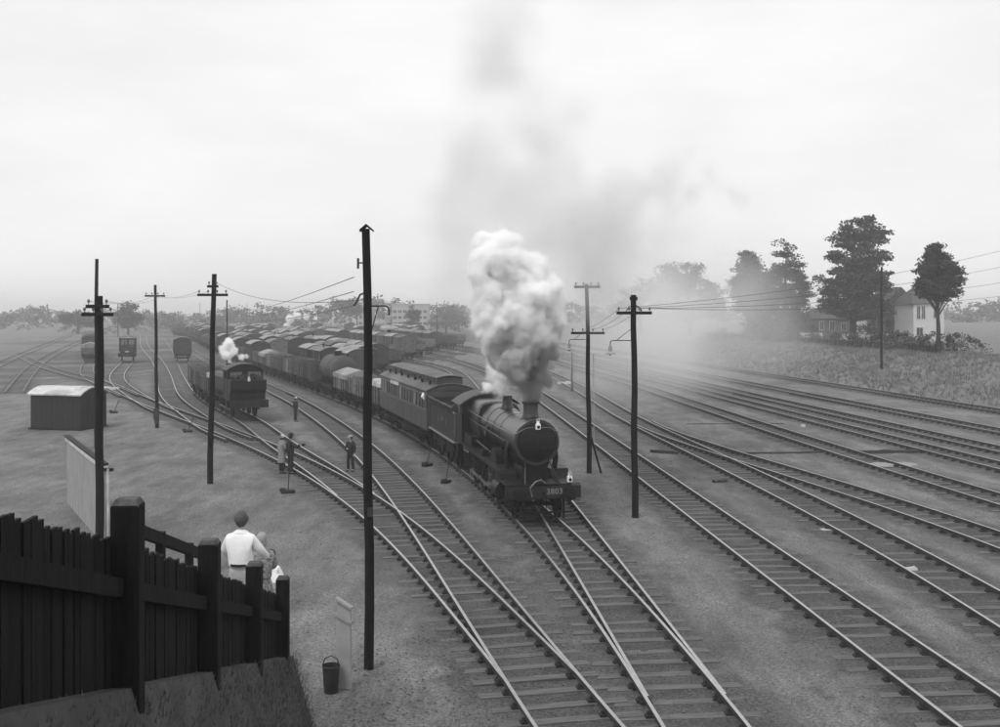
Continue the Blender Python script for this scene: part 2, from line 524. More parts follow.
SLEEPER_MESHES = []
for i in range(5):
    b = MB().box((0, 0, 0), (2.62, 0.25, 0.13))
    me = b.mesh('sleeper', M_sleeper)
    r = random.Random(i)
    for v in me.vertices: v.co += Vector((r.uniform(-.05, .05), r.uniform(-.012, .012), r.uniform(-.006, .006)))
    SLEEPER_MESHES.append(me)

ALLTR = []
def lay(tr, label, lo=None, hi=None, dz=0.0, shiny=True, near=62, mid=125, joins=(), skip=(), seed=0):
    """rails, chairs and sleepers of one track. joins: tracks that branch off it (its timbers stretch under them);
    skip: tracks whose timbers already carry this one"""
    r = random.Random(seed)
    lo = 0.0 if lo is None else tr.s_of_y(lo); hi = tr.L if hi is None else tr.s_of_y(hi)
    root = empty('railway_track')
    tag(root, label, 'railway track', kind='structure')
    top = M_rail_top if shiny else M_rail_dull
    for side in (-1, 1): sweep_rail('rail', tr, side, lo, hi, dz, root, top)
    ch, farm = MB(), MB()
    q = lo + 0.3
    while q < hi:
        p = tr.at(q); t = tr.tan(q); y = p[1]
        if y > mid: break
        a = math.atan2(t[1], t[0]) - PI / 2
        ext = [-1.31, 1.31]; drop = False
        nrm = np.array([t[1], -t[0]])
        for other, is_join in [(o, True) for o in joins] + [(o, False) for o in skip]:
            dd = (other.x - p[0]) * t[0] + (other.y - p[1]) * t[1]
            la = (other.x - p[0]) * nrm[0] + (other.y - p[1]) * nrm[1]
            k = np.argmin(np.abs(dd) + 0.2 * np.abs(la))
            if abs(dd[k]) > 0.6: continue
            d = la[k]
            if abs(d) < 2.35:
                if is_join:
                    ext = [min(ext[0], d - 1.31), max(ext[1], d + 1.31)]
                else: drop = True
        if not drop:
            w = (ext[1] - ext[0]); c = (ext[0] + ext[1]) / 2
            z = r.uniform(-.022, .012) - 0.045
            pos = (p[0] + nrm[0] * (c + r.uniform(-.05, .05)), p[1] + nrm[1] * c, z)
            rot = a + r.uniform(-.02, .02)
            if y < near:
                o = data_obj('sleeper', r.choice(SLEEPER_MESHES), root, pos)
                o.rotation_euler = (r.uniform(-.008, .008), r.uniform(-.006, .006), rot)
                o.scale = (w / 2.62, 1, 1)
            else:
                farm.box(pos, (w, 0.25, 0.13), Matrix.Rotation(rot, 3, 'Z'))
        if y < 95:
            for side in (-1, 1):
                e = nrm * side * HG
                R = Matrix.Rotation(a, 3, 'Z')
                for u in (-1, 1):
                    ch.box((p[0] + e[0] + nrm[0] * u * .06, p[1] + e[1] + nrm[1] * u * .06, 0.085), (0.08, 0.10, 0.09), R, 0.6)
                ch.box((p[0] + e[0], p[1] + e[1], 0.045), (0.24, 0.14, 0.045), R)
        q += 0.74 + r.uniform(-.03, .03)
    if farm.v: tag(farm.build('far_sleepers', M_sleeper, root), kind='stuff')
    if ch.v: tag(ch.build('rail_chairs', M_chair, root), kind='stuff')
    ALLTR.append((tr, lo, hi))
    return root

lay(T_main, 'track under the smoking locomotive, running in front of it to its points', joins=(T_two,), seed=1)
lay(T_two, 'track that splits from the locomotive track and passes behind it', lo=19.8, dz=-.004, skip=(T_main,), seed=2)
lay(L_one, 'siding track beside the locomotive train, with the man in a cap', joins=(L_two,), seed=3)
lay(L_two, 'ladder track that slants across the yard behind the two photographers', lo=21.0, dz=-.004, skip=(L_one,), joins=(L_three, L_four, L_five), seed=4)
lay(L_three, 'siding track under the small tank engine and its open wagons', lo=41.5, dz=-.008, skip=(L_two,), seed=5)
lay(L_four, 'empty siding track between the shunter and the lone van', lo=60, dz=-.008, skip=(L_two,), seed=6)
lay(L_five, 'siding track under the small shunting engine', lo=76, dz=-.008, skip=(L_two,), seed=7)
lay(L_six, 'siding track under the string of vans beyond the shunting engine', lo=91, dz=-.012, shiny=False, seed=8)
lay(L_seven, 'first through track beyond the string of vans', shiny=False, near=0, seed=9)
lay(L_eight, 'outermost through track beyond the string of vans', shiny=False, near=0, seed=10)
lay(R_one, 'single track just beyond the two lamp poles', seed=11)
lay(R_two, 'track with points between the lamp poles and the main lines', joins=(R_three,), seed=12)
lay(R_three, 'track branching off towards the main lines at the points', hi=70, dz=-.004, skip=(R_two,), shiny=True, seed=13)
lay(R_four, 'main line track nearest the yard, with ash heaps beside it', seed=14)
lay(R_five, 'second main line track counted from the yard', seed=15)
lay(R_six, 'third main line track counted from the yard', near=75, seed=16)
lay(R_seven, 'fourth main line track counted from the yard', near=80, seed=17)
lay(R_eight, 'main line track at the foot of the grass bank', near=95, shiny=False, seed=18)

# yard rows behind the train: parallel sidings, each a little further round the fan
YARD = []
for k in range(1, 12):
    y0 = 84 + 9 * k
    i = (T_main.y > y0) & (T_main.y < 640)
    off = 3.9 * k
    fan = 1 + 0.0016 * k * np.clip(T_main.y[i] - 110, 0, 400) / 10
    o = off * fan
    pts = np.stack([T_main.x[i] + T_main.ty[i] * o, T_main.y[i] - T_main.tx[i] * o], 1)[::8]
    YARD.append(Track(pts))
for k, tr in enumerate(YARD):
    root = empty('railway_track')
    tag(root, ['first', 'second', 'third', 'fourth', 'fifth', 'sixth', 'seventh', 'eighth', 'ninth', 'tenth', 'eleventh'][k] + ' crowded siding track beyond the locomotive train', 'railway track', kind='structure')
    for side in (-1, 1): sweep_rail('rail', tr, side, 0, tr.L, -.004, root, M_rail_dull)
    ALLTR.append((tr, 0, tr.L))

# ------------------------------------------------------------------ ground
def axis(fine_lo, fine_hi, step, lo, hi, grow=1.22):
    a = list(np.arange(fine_lo, fine_hi + 1e-6, step))
    s, v = step, a[-1]
    while v < hi:
        s *= grow; v += s; a.append(min(v, hi))
    s, v, pre = step, a[0], []
    while v > lo:
        s *= grow; v -= s; pre.append(max(v, lo))
    return np.array(pre[::-1] + a)
gx = axis(-34, 36, 0.3, -2500, 2500)
gy = axis(16, 100, 0.3, -60, 5000, 1.12)
XX, YY = np.meshgrid(gx, gy)
def vnoise(x, y, s, seed):
    """cheap smooth value noise on arrays"""
    r = np.random.default_rng(seed)
    tab = r.random((256, 256))
    fx, fy = x / s, y / s
    ix, iy = np.floor(fx).astype(int), np.floor(fy).astype(int)
    u, v = fx - ix, fy - iy
    u, v = u * u * (3 - 2 * u), v * v * (3 - 2 * v)
    g = lambda a, b: tab[a & 255, b & 255]
    return (g(ix, iy) * (1 - u) + g(ix + 1, iy) * u) * (1 - v) + (g(ix, iy + 1) * (1 - u) + g(ix + 1, iy + 1) * u) * v
bed = np.zeros_like(XX)
between = np.zeros_like(XX)
flat = np.full(XX.shape, 99.0)
for tr, lo, hi in ALLTR:
    # lateral distance of every ground vertex to the track, by its row
    ok = (tr.s >= lo - 1) & (tr.s <= hi + 1)
    ty_, tx_ = tr.y[ok], tr.x[ok]
    cx = np.interp(YY[:, 0], ty_, tx_, left=1e6, right=1e6)
    sl = np.interp(YY[:, 0], ty_, (tr.tx[ok] / tr.ty[ok]))
    d = np.abs(XX - cx[:, None]) / np.sqrt(1 + sl[:, None] ** 2)
    flat = np.minimum(flat, d)
wob = vnoise(XX, YY, 1.3, 3) * 0.7 + vnoise(XX, YY, 0.45, 5) * 0.4 - 0.5
bed = np.clip(1.0 - (flat - 1.25 - wob) / 0.8, 0, 1)
inner = np.clip(1.0 - (flat - 0.62) / 0.2, 0, 1)
h = (vnoise(XX, YY, 0.9, 11) - 0.5) * 0.03 + (vnoise(XX, YY, 0.33, 12) - 0.5) * 0.022 + (vnoise(XX, YY, 6, 13) - 0.5) * 0.06
near_track = np.clip((flat - 1.2) / 1.0, 0, 1)
ZZ = h * (0.42 + 0.58 * near_track) + 0.004 * (1 - near_track)
ZZ = np.where((YY > 130) | (YY < 10), ZZ * 0.3, ZZ)
ny_, nx_ = XX.shape
me = bpy.data.meshes.new('ground')
verts = np.stack([XX, YY, ZZ], 2).reshape(-1, 3)
me.vertices.add(len(verts)); me.vertices.foreach_set('co', verts.ravel())
ii = (np.arange(ny_ - 1)[:, None] * nx_ + np.arange(nx_ - 1)[None]).ravel()
quads = np.stack([ii, ii + 1, ii + nx_ + 1, ii + nx_], 1)
me.loops.add(quads.size); me.loops.foreach_set('vertex_index', quads.ravel())
me.polygons.add(len(quads)); me.polygons.foreach_set('loop_start', np.arange(0, quads.size, 4))
me.update(); me.validate()
at_ = me.attributes.new('bed', 'FLOAT', 'POINT'); at_.data.foreach_set('value', bed.ravel())
at_ = me.attributes.new('oil', 'FLOAT', 'POINT'); at_.data.foreach_set('value', inner.ravel())
me.polygons.foreach_set('use_smooth', [True] * len(me.polygons))
gm = bpy.data.materials.new('yard ash')
gm.use_nodes = True
n, l = gm.node_tree.nodes, gm.node_tree.links
b = n['Principled BSDF']; b.inputs['Roughness'].default_value = 0.95; b.inputs['Specular IOR Level'].default_value = 0.15
tc = n.new('ShaderNodeTexCoord')
def nz(scale, detail=5, rough=0.6, stretch=None):
    t = n.new('ShaderNodeTexNoise'); t.inputs['Scale'].default_value = scale; t.inputs['Detail'].default_value = detail; t.inputs['Roughness'].default_value = rough
    if stretch:
        mp = n.new('ShaderNodeMapping'); mp.inputs['Scale'].default_value = stretch; mp.inputs['Rotation'].default_value = (0, 0, 0.2)
        l.new(tc.outputs['Object'], mp.inputs[0]); l.new(mp.outputs[0], t.inputs['Vector'])
    else: l.new(tc.outputs['Object'], t.inputs['Vector'])
    return t.outputs[0]
def mrange(src, a, b_, c, d):
    t = n.new('ShaderNodeMapRange')
    for k, v in zip(('From Min', 'From Max', 'To Min', 'To Max'), (a, b_, c, d)): t.inputs[k].default_value = v
    l.new(src, t.inputs['Value']); return t.outputs[0]
def mth(op, a, b_):
    t = n.new('ShaderNodeMath'); t.operation = op
    for i, q in enumerate((a, b_)):
        if isinstance(q, (int, float)): t.inputs[i].default_value = q
        else: l.new(q, t.inputs[i])
    return t.outputs[0]
ash = mrange(nz(0.16, 7, 0.62), 0.3, 0.7, 0.125, 0.20)
ash = mth('MULTIPLY', ash, mrange(nz(1.1, 7, 0.7, (1, 0.28, 1)), 0.36, 0.64, 0.72, 1.22))
ash = mth('MULTIPLY', ash, mrange(nz(0.9, 8, 0.7), 0.56, 0.68, 1.0, 0.66))          # damp and oily patches
ash = mth('MULTIPLY', ash, mrange(nz(15, 5, 0.85), 0.40, 0.60, 0.55, 1.45))
ash = mth('MULTIPLY', ash, mrange(nz(55, 2, 0.6), 0.62, 0.72, 1.0, 1.5))             # pale clinker chips
bedc = mrange(nz(0.8, 6, 0.65), 0.3, 0.7, 0.066, 0.125)
bedc = mth('MULTIPLY', bedc, mrange(nz(13, 5, 0.85), 0.38, 0.62, 0.4, 1.6))
ab = n.new('ShaderNodeAttribute'); ab.attribute_name = 'bed'
ao = n.new('ShaderNodeAttribute'); ao.attribute_name = 'oil'
mx = n.new('ShaderNodeMix'); l.new(mrange(mth('ADD', ab.outputs['Fac'], mrange(nz(2.4, 6, 0.7), 0.3, 0.7, -0.35, 0.35)), 0.25, 0.95, 0, 1), mx.inputs[0])
l.new(ash, mx.inputs[2]); l.new(bedc, mx.inputs[3])
oil = mth('SUBTRACT', 1.0, mth('MULTIPLY', ao.outputs['Fac'], mrange(nz(0.5, 5, 0.6), 0.35, 0.65, 0.0, 0.35)))
l.new(mth('MULTIPLY', mx.outputs[0], oil), b.inputs['Base Color'])
bp = n.new('ShaderNodeBump'); bp.inputs['Strength'].default_value = 0.8; bp.inputs['Distance'].default_value = 0.05
l.new(mth('ADD', nz(9, 6, 0.75), mth('MULTIPLY', nz(28, 3, 0.6), 0.5)), bp.inputs['Height']); l.new(bp.outputs[0], b.inputs['Normal'])
me.materials.append(gm)
ground = data_obj('ground', me)
tag(ground, 'trodden grey ash and cinder surface of the railway yard', 'ground', kind='structure')
print('TRACK RESIDUALS px', {k: round(v, 1) for k, v in RES.items()})
# ------------------------------------------------------------------ rolling stock (local frame: +y forward, origin at the front end, z = 0 at the rail tops)
def wheel_mb(x, y, r, spokes=10, w=0.13, side=1):
    m = MB()
    prof = [(x - w / 2, r * .84), (x - w / 2, r + .03), (x - w * .28, r + .03), (x - w * .22, r), (x + w / 2, r), (x + w / 2, r * .84)]
    if side > 0: prof = [(2 * x - p, q) for p, q in prof][::-1]
    m.lathe(prof + [prof[0]], (0, y, r), 'x', 28, cap=False)
    m.cyl((x - w * .6, y, r), (x + w * .6, y, r), r * .2, n=12)
    for k in range(spokes):
        t = 2 * PI * k / spokes
        a = Vector((x, y + math.cos(t) * r * .15, r + math.sin(t) * r * .15)); b = Vector((x, y + math.cos(t) * r * .88, r + math.sin(t) * r * .88))
        m.bar(a, b, w * .45, r * .07 + .015, up=(1, 0, 0))
    return m
def axle_mb(y, r, half=0.68): return MB().cyl((-half, y, r), (half, y, r), 0.075, n=8)
def buffer_mb(x, y, z, d=1, r=0.23, L=0.45):
    m = MB()
    m.lathe([(0, .17), (d * .05, .17), (d * .06, .12), (d * L * .6, .095), (d * L * .6, .06), (d * (L - .05), .06), (d * (L - .05), r * .9), (d * (L - .03), r), (d * (L - .012), r * .98), (d * L, r * .7)], (x, y, z), 'y', 20)
    return m
def coupling_mb(y, z, d=1):
    m = MB().tube([(0, y, z), (0, y + d * .18, z), (0, y + d * .27, z + .06), (0, y + d * .24, z + .12)], .035)
    for k in range(3):
        zz = z - .02 - k * .16
        m.tube([(-.05, y + d * .22, zz), (-.05, y + d * .2, zz - .16), (.05, y + d * .2, zz - .16), (.05, y + d * .22, zz)], .017, 5)
    return m
def lamp_mb(x, y, z):
    m = MB()
    m.box((x, y, z + .11), (.16, .14, .2)); m.box((x, y, z + .235), (.11, .1, .06), taper=.7)
    m.cyl((x, y, z + .26), (x, y, z + .31), .035, n=8)
    m.tube([(x - .06, y, z + .26), (x - .05, y, z + .36), (x + .05, y, z + .36), (x + .06, y, z + .26)], .009, 5)
    return m
def arch(w, z0, z1, n=10, x0=0):
    """points of a roof arch from +w to -w, eaves at z0 and crown at z1"""
    return [(x0 + w * math.cos(PI * k / n), z0 + (z1 - z0) * math.sin(PI * k / n) ** 0.8) for k in range(n + 1)]
def arcroof(w, z0, z1, n=12):
    R = (w * w + (z1 - z0) ** 2) / (2 * (z1 - z0)); a = math.asin(min(1, w / R))
    return [(R * math.sin(a - 2 * a * k / n), z1 - R + R * math.cos(a - 2 * a * k / n)) for k in range(n + 1)]

# ---- the big freight locomotive
def build_locomotive():
    e = empty('steam_locomotive')
    tag(e, 'black eight-coupled steam locomotive numbered 3803 pouring out white steam', 'locomotive')
    BZ = 2.66
    # frames, front platform and raised running plate
    m = MB()
    for x in (-.6, .6): m.box((x, -6.0, .95), (.04, 11.8, .85))
    m.box((0, -1.2, .95), (1.2, .04, .7)); m.box((0, -3.0, 1.0), (1.2, .04, .7)); m.box((0, -9.6, .9), (1.2, .04, .7))
    m.build('frame', M_frame, e)
    m = MB()
    m.box((0, -.62, 1.33), (2.66, 1.24, .035))
    m.build('front_platform', M_black, e, bevel=.006)
    m = MB()
    for sx in (-1, 1):
        m.prismx([(-1.24, 1.31), (-1.24, 1.35), (-1.42, 1.39), (-1.55, 1.5), (-1.62, 1.63), (-11.0, 1.63), (-11.9, 1.63), (-11.9, 1.59), (-1.66, 1.59), (-1.58, 1.46), (-1.44, 1.35)], sx * .62, sx * 1.29)
        m.box((sx * 1.285, -6.7, 1.575), (.03, 10.2, .10))
        m.prismx([(-1.2, 1.25), (-1.2, 1.36), (-1.40, 1.40), (-1.52, 1.5), (-1.6, 1.62), (-1.6, 1.53), (-1.48, 1.36)], sx * 1.27, sx * 1.30)
    m.build('running_plate', M_black, e)
    beam = MB().box((0, -.03, 1.06), (2.68, .06, .44)).build('buffer_beam', M_beam, e, bevel=.006)
    text('number', '3803', .27, M_numpaint, beam, (-.40, .006, 1.08), (PI / 2, 0, PI), spacing=1.1, bold=.004)
    for x in (-.87, .87): buffer_mb(x, 0, 1.06).build('buffer', M_black, e, smooth=35)
    coupling_mb(.0, 1.04).build('coupling', M_frame, e, smooth=True)
    MB().tube([(.42, .02, 1.0), (.42, .12, .95), (.5, .14, 1.25), (.3, .1, 1.45), (.1, .05, 1.5), (-.08, -.02, 1.36)], .028, 7).build('brake_hose', M_steel, e, smooth=True)
    for x in (-.98, .62): MB().tube([(x, -.1, 1.35), (x, -.1, 1.9 if x > 0 else 1.7)], .016, 6).build('lamp_iron', M_steel, e)
    # stays from the smokebox to the front platform
    for x in (-.42, .42): MB().cyl((x * 1.4, -.25, 1.36), (x, -1.02, 2.1), .028, n=8).build('smokebox_stay', M_black, e, smooth=True)
    # smokebox with saddle
    sb = MB().lathe([(-1.0, .70), (-1.0, .80), (-1.025, .825), (-2.8, .825)], (0, 0, BZ), 'y', 40).build('smokebox', M_boiler, e, smooth=35)
    m = MB().lathe([(-.985, .66), (-.94, .645), (-.89, .54), (-.85, .36), (-.825, .15), (-.82, .02)], (0, 0, BZ), 'y', 36)
    m.lathe([(-.995, .64), (-.97, .705), (-.96, .705), (-.96, .64)], (0, 0, BZ), 'y', 40, cap=False)
    door = m.build('smokebox_door', M_black, e, smooth=35)
    m = MB()
    for z in (-.18, .2): m.bar((-.70, -.935, BZ + z), (-.12, -.845, BZ + z), .05, .045)
    m.cyl((-.71, -.96, BZ - .28), (-.71, -.96, BZ + .3), .025, n=8)
    m.build('hinge_strap', M_beam, door)
    m = MB().cyl((0, -.83, BZ), (0, -.74, BZ), .04, n=8)
    m.bar((0, -.75, BZ), (.15, -.75, BZ + .12), .02, .025); m.bar((0, -.77, BZ), (.04, -.77, BZ - .2), .02, .025)
    m.build('door_handle', M_beam, door)
    m = MB().prism([(-.55, 1.33), (.55, 1.33), (.45, 1.75), (.62, 2.12), (-.62, 2.12), (-.45, 1.75)], -1.25, -2.6)
    m.build('saddle', M_black, e)
    for sx in (-1, 1):
        m = MB()
        m.tube([(sx * .74, -1.9, 2.6), (sx * .88, -1.9, 2.35), (sx * .92, -1.9, 2.0), (sx * .86, -1.9, 1.62)], .10, 10)
        m.build('steam_pipe', M_black, e, smooth=True)
    chim = MB().lathe([(3.22, .42), (3.28, .36), (3.36, .305), (3.5, .27), (3.78, .275), (3.80, .33), (3.86, .345), (3.90, .32), (3.90, .22), (3.7, .2)], (0, -1.95, .16), 'z', 28, cap=False)
    chim.build('chimney', M_brass, e, smooth=40)
    # boiler, bands, firebox
    bo = MB().lathe([(-2.8, .73), (-4.7, .735), (-7.7, .85), (-7.9, .85)], (0, 0, BZ - .02), 'y', 40).build('boiler', M_boiler, e, smooth=35)
    for y, r in ((-2.9, .732), (-4.1, .734), (-5.3, .758), (-6.5, .806), (-7.6, .848)):
        MB().lathe([(y - .03, r), (y - .03, r + .008), (y + .03, r + .008), (y + .03, r)], (0, 0, BZ - .02), 'y', 40, cap=False).build('boiler_band', M_black, bo, smooth=35)
    fb = [(.60, 1.63), (.80, 2.0), (.93, 2.5), (.92, 3.0), (.86, 3.26), (.74, 3.43), (.55, 3.50), (0, 3.53), (-.55, 3.50), (-.74, 3.43), (-.86, 3.26), (-.92, 3.0), (-.93, 2.5), (-.80, 2.0), (-.60, 1.63)]
    fb0 = [(x * .96, z if z < 2.6 else 2.6 + (z - 2.6) * .93) for x, z in fb]
    m = MB().prism(fb0, -7.82, -7.95, fb); m.prism(fb, -7.95, -10.05)
    m.build('firebox', M_boiler, e, smooth=30)
    MB().lathe([(3.26, .30), (3.32, .25), (3.45, .2), (3.7, .185), (3.78, .2), (3.8, .15), (3.8, .05)], (0, -6.2, .12), 'z', 24).build('safety_valve_cover', M_brass, e, smooth=40)
    MB().tube([(.3, -6.2, 3.2), (.6, -6.2, 3.05), (.86, -6.2, 2.6), (.9, -6.2, 2.3)], .05, 8).build('feed_pipe', M_boiler, e, smooth=True)
    m = MB()
    m.tube([(.96, -10.0, 3.0), (.96, -7.9, 2.98), (.88, -3.4, 2.94), (.87, -1.1, 2.96), (.78, -.86, 3.0), (.4, -.82, 3.2), (-.4, -.82, 3.2), (-.78, -.86, 3.0), (-.87, -1.1, 2.96), (-.88, -3.4, 2.94), (-.96, -7.9, 2.98), (-.96, -10.0, 3.0)], .016, 6)
    m.build('handrail', M_steel, e, smooth=True)
    for sx in (-1, 1):
        MB().tube([(sx * .80, -9.9, 2.72), (sx * .97, -9.7, 2.66), (sx * .94, -7.8, 2.62), (sx * .85, -3.2, 2.55), (sx * .8, -2.6, 2.5)], .038, 8).build('ejector_pipe', M_black, e, smooth=True)
        MB().bar((sx * .98, -10.0, 1.98), (sx * .86, -4.6, 1.78), .03, .06).build('reversing_rod', M_steel, e)
        MB().box((sx * 1.05, -5.6, 1.74), (.24, .45, .2)).build('sandbox', M_black, e, bevel=.02)
        MB().tube([(sx * .66, -4.0, 1.66), (sx * .85, -4.0, 1.8), (sx * .84, -4.0, 2.0)], .03, 6).build('lubricator_pipe', M_steel, e)
        m = MB().box((sx * 1.12, -.75, 1.0), (.03, .4, .62)); m.box((sx * 1.15, -.75, .72), (.2, .4, .03)); m.build('front_step', M_black, e)
        m = MB()
        for k in range(46): m.ball((sx * 1.292, -1.75 - k * .22, 1.575), .014, 4)
        tag(m.build('valance_rivets', M_black, e), kind='stuff')
    m = MB()
    for k in range(40):
        t = 2 * PI * k / 40
        m.ball((.76 * math.cos(t), -.995, BZ + .76 * math.sin(t)), .014, 4)
    tag(m.build('smokebox_rivets', M_black, sb), kind='stuff')
    # cab with side windows
    cab = empty('cab'); cab.parent = e
    for sx in (-1, 1):
        m = MB()
        x0 = sx * 1.23
        m.box((x0, -10.95, 2.2), (.03, 1.85, 1.18))
        m.box((x0, -10.30, 3.0), (.03, .55, .5)); m.box((x0, -11.55, 3.0), (.03, .25, .5)); m.box((x0, -11.0, 3.22), (.03, 1.75, .1))
        m.build('side_sheet', M_black, cab)
        MB().box((x0, -11.0, 2.98), (.012, .85, .36)).build('side_window', M_glass, cab)
    m = MB().prism([(1.23, 1.63), (1.23, 3.22)] + arcroof(1.23, 3.22, 3.68)[1:-1] + [(-1.23, 3.22), (-1.23, 1.63)], -10.03, -10.07)
    m.build('front_sheet', M_black, cab)
    for sx in (-1, 1): MB().box((sx * 1.06, -10.02, 2.98), (.24, .012, .34)).build('front_window', M_glass, cab)
    a = arcroof(1.36, 3.22, 3.74); b_ = arcroof(1.36, 3.19, 3.70)
    MB().prism(a + b_[::-1], -9.95, -12.2).build('roof', M_vanroof[0], cab, smooth=35)
    MB().box((0, -11.0, 1.66), (2.44, 1.8, .05)).build('cab_floor', M_frame, cab)
    MB().prism([(.8, 1.7), (.85, 2.6), (.6, 3.2), (-.6, 3.2), (-.85, 2.6), (-.8, 1.7)], -10.07, -10.35).build('boiler_backhead', M_frame, cab)
    m = MB()
    for sx in (-1, 1): MB().tube([(sx * 1.25, -11.95, 1.6), (sx * 1.25, -11.95, 2.9)], .017, 6).build('cab_handrail', M_steel, cab)
    # wheels and motion
    for sx in (-1, 1):
        wheel_mb(sx * .76, -1.15, .48, 10, side=sx).build('pony_wheel', M_frame, e, smooth=35)
        for y in (-3.85, -5.5, -7.15, -8.95):
            w = wheel_mb(sx * .76, y, .705, 14, side=sx).build('driving_wheel', M_frame, e, smooth=35)
            t0 = 0.8
            MB().prismx([(y + .62 * math.cos(a), .705 + .62 * math.sin(a)) for a in np.linspace(2.2, 4.9, 9)], sx * .70, sx * .80).build('balance_weight', M_frame, w)
        cy_ = MB().cyl((sx * 1.02, -2.75, .86), (sx * 1.02, -1.75, .86), .33, n=20)
        cy_.box((sx * .95, -2.25, 1.3), (.5, 1.0, .45))
        cyl_ = cy_.build('cylinder', M_black, e, smooth=35)
        MB().cyl((sx * 1.02, -1.76, .86), (sx * 1.02, -1.69, .86),   .26, n=20).build('cylinder_cover', M_black, cyl_, smooth=35)
        m = MB().bar((sx * .98, -3.85, .50), (sx * .98, -8.95, .50), .05, .11)
        for y in (-3.85, -5.5, -7.15, -8.95): m.cyl((sx * .9, y, .5), (sx * 1.05, y, .5), .1, n=12)
        m.build('coupling_rod', M_steel, e)
        m = MB().bar((sx * 1.07, -3.3, .86), (sx * 1.07, -5.5, .50), .05, .10); m.bar((sx * 1.05, -2.7, .86), (sx * 1.05, -3.5, .86), .05, .06)
        m.build('connecting_rod', M_steel, e)
        m = MB(); m.bar((sx * 1.05, -2.75, 1.07), (sx * 1.05, -4.4, 1.07), .06, .06); m.bar((sx * 1.05, -2.75, .68), (sx * 1.05, -4.4, .68), .06, .06); m.box((sx * 1.05, -3.3, .87), (.09, .3, .34)); m.box((sx * 1.0, -4.4, 1.05), (.2, .06, .9))
        m.build('slide_bar', M_steel, e)
        m = MB(); m.box((sx * 1.18, -3.15, 1.0), (.03, .45, .95)); m.box((sx * 1.2, -3.1, .55), (.2, .45, .03)); m.box((sx * 1.2, -3.1, 1.02), (.2, .45, .03))
        m.build('footstep', M_black, e)
        for y in (-4.7, -6.3, -8.05): MB().box((sx * .76, y, .75), (.10, .10, .62)).build('brake_hanger', M_frame, e)
        m = MB().prismx([(-7.9, 1.63), (-7.9, 1.95), (-7.6, 2.12), (-7.2, 2.12), (-6.9, 1.95), (-6.9, 1.63)], sx * .70, sx * 1.15) if False else MB().prismx([(-3.3, 1.63), (-3.35, 1.92), (-3.55, 2.08), (-3.85, 2.14), (-4.15, 2.08), (-4.35, 1.92), (-4.4, 1.63)], sx * .72, sx * 1.02)
        m.build('splasher', M_black, e)
        MB().box((sx * 1.0, -9.0, 1.85), (.3, 1.9, .4)).build('splasher', M_black, e)
    for y, r in ((-1.15, .48), (-3.85, .705), (-5.5, .705), (-7.15, .705), (-8.95, .705)): axle_mb(y, r).build('axle', M_frame, e)
    m = MB(); m.bar((-1.0, .0, .38), (1.0, .0, .38), .05, .05); 
    for x in (-.72, .72): m.bar((x, -.05, .9), (x, .0, .16), .07, .06)
    m.build('guard_iron', M_frame, e)
    # two white express lamps: top of the smokebox door and over one buffer
    for (x, y, z) in ((0.0, -.80, 3.13), (-.98, -.16, 1.36)):
        lp = lamp_mb(x, y, z).build('headlamp', M_white, e, bevel=.012)
        MB().cyl((x, y + .07, z + .1), (x, y + .09, z + .1), .055, n=14).build('lens', M_glass, lp)
    return e
loco = build_locomotive()
S_LOCO = T_main.s_of_y(36.1)
T_main.seat(loco, S_LOCO, 11.9, .35)

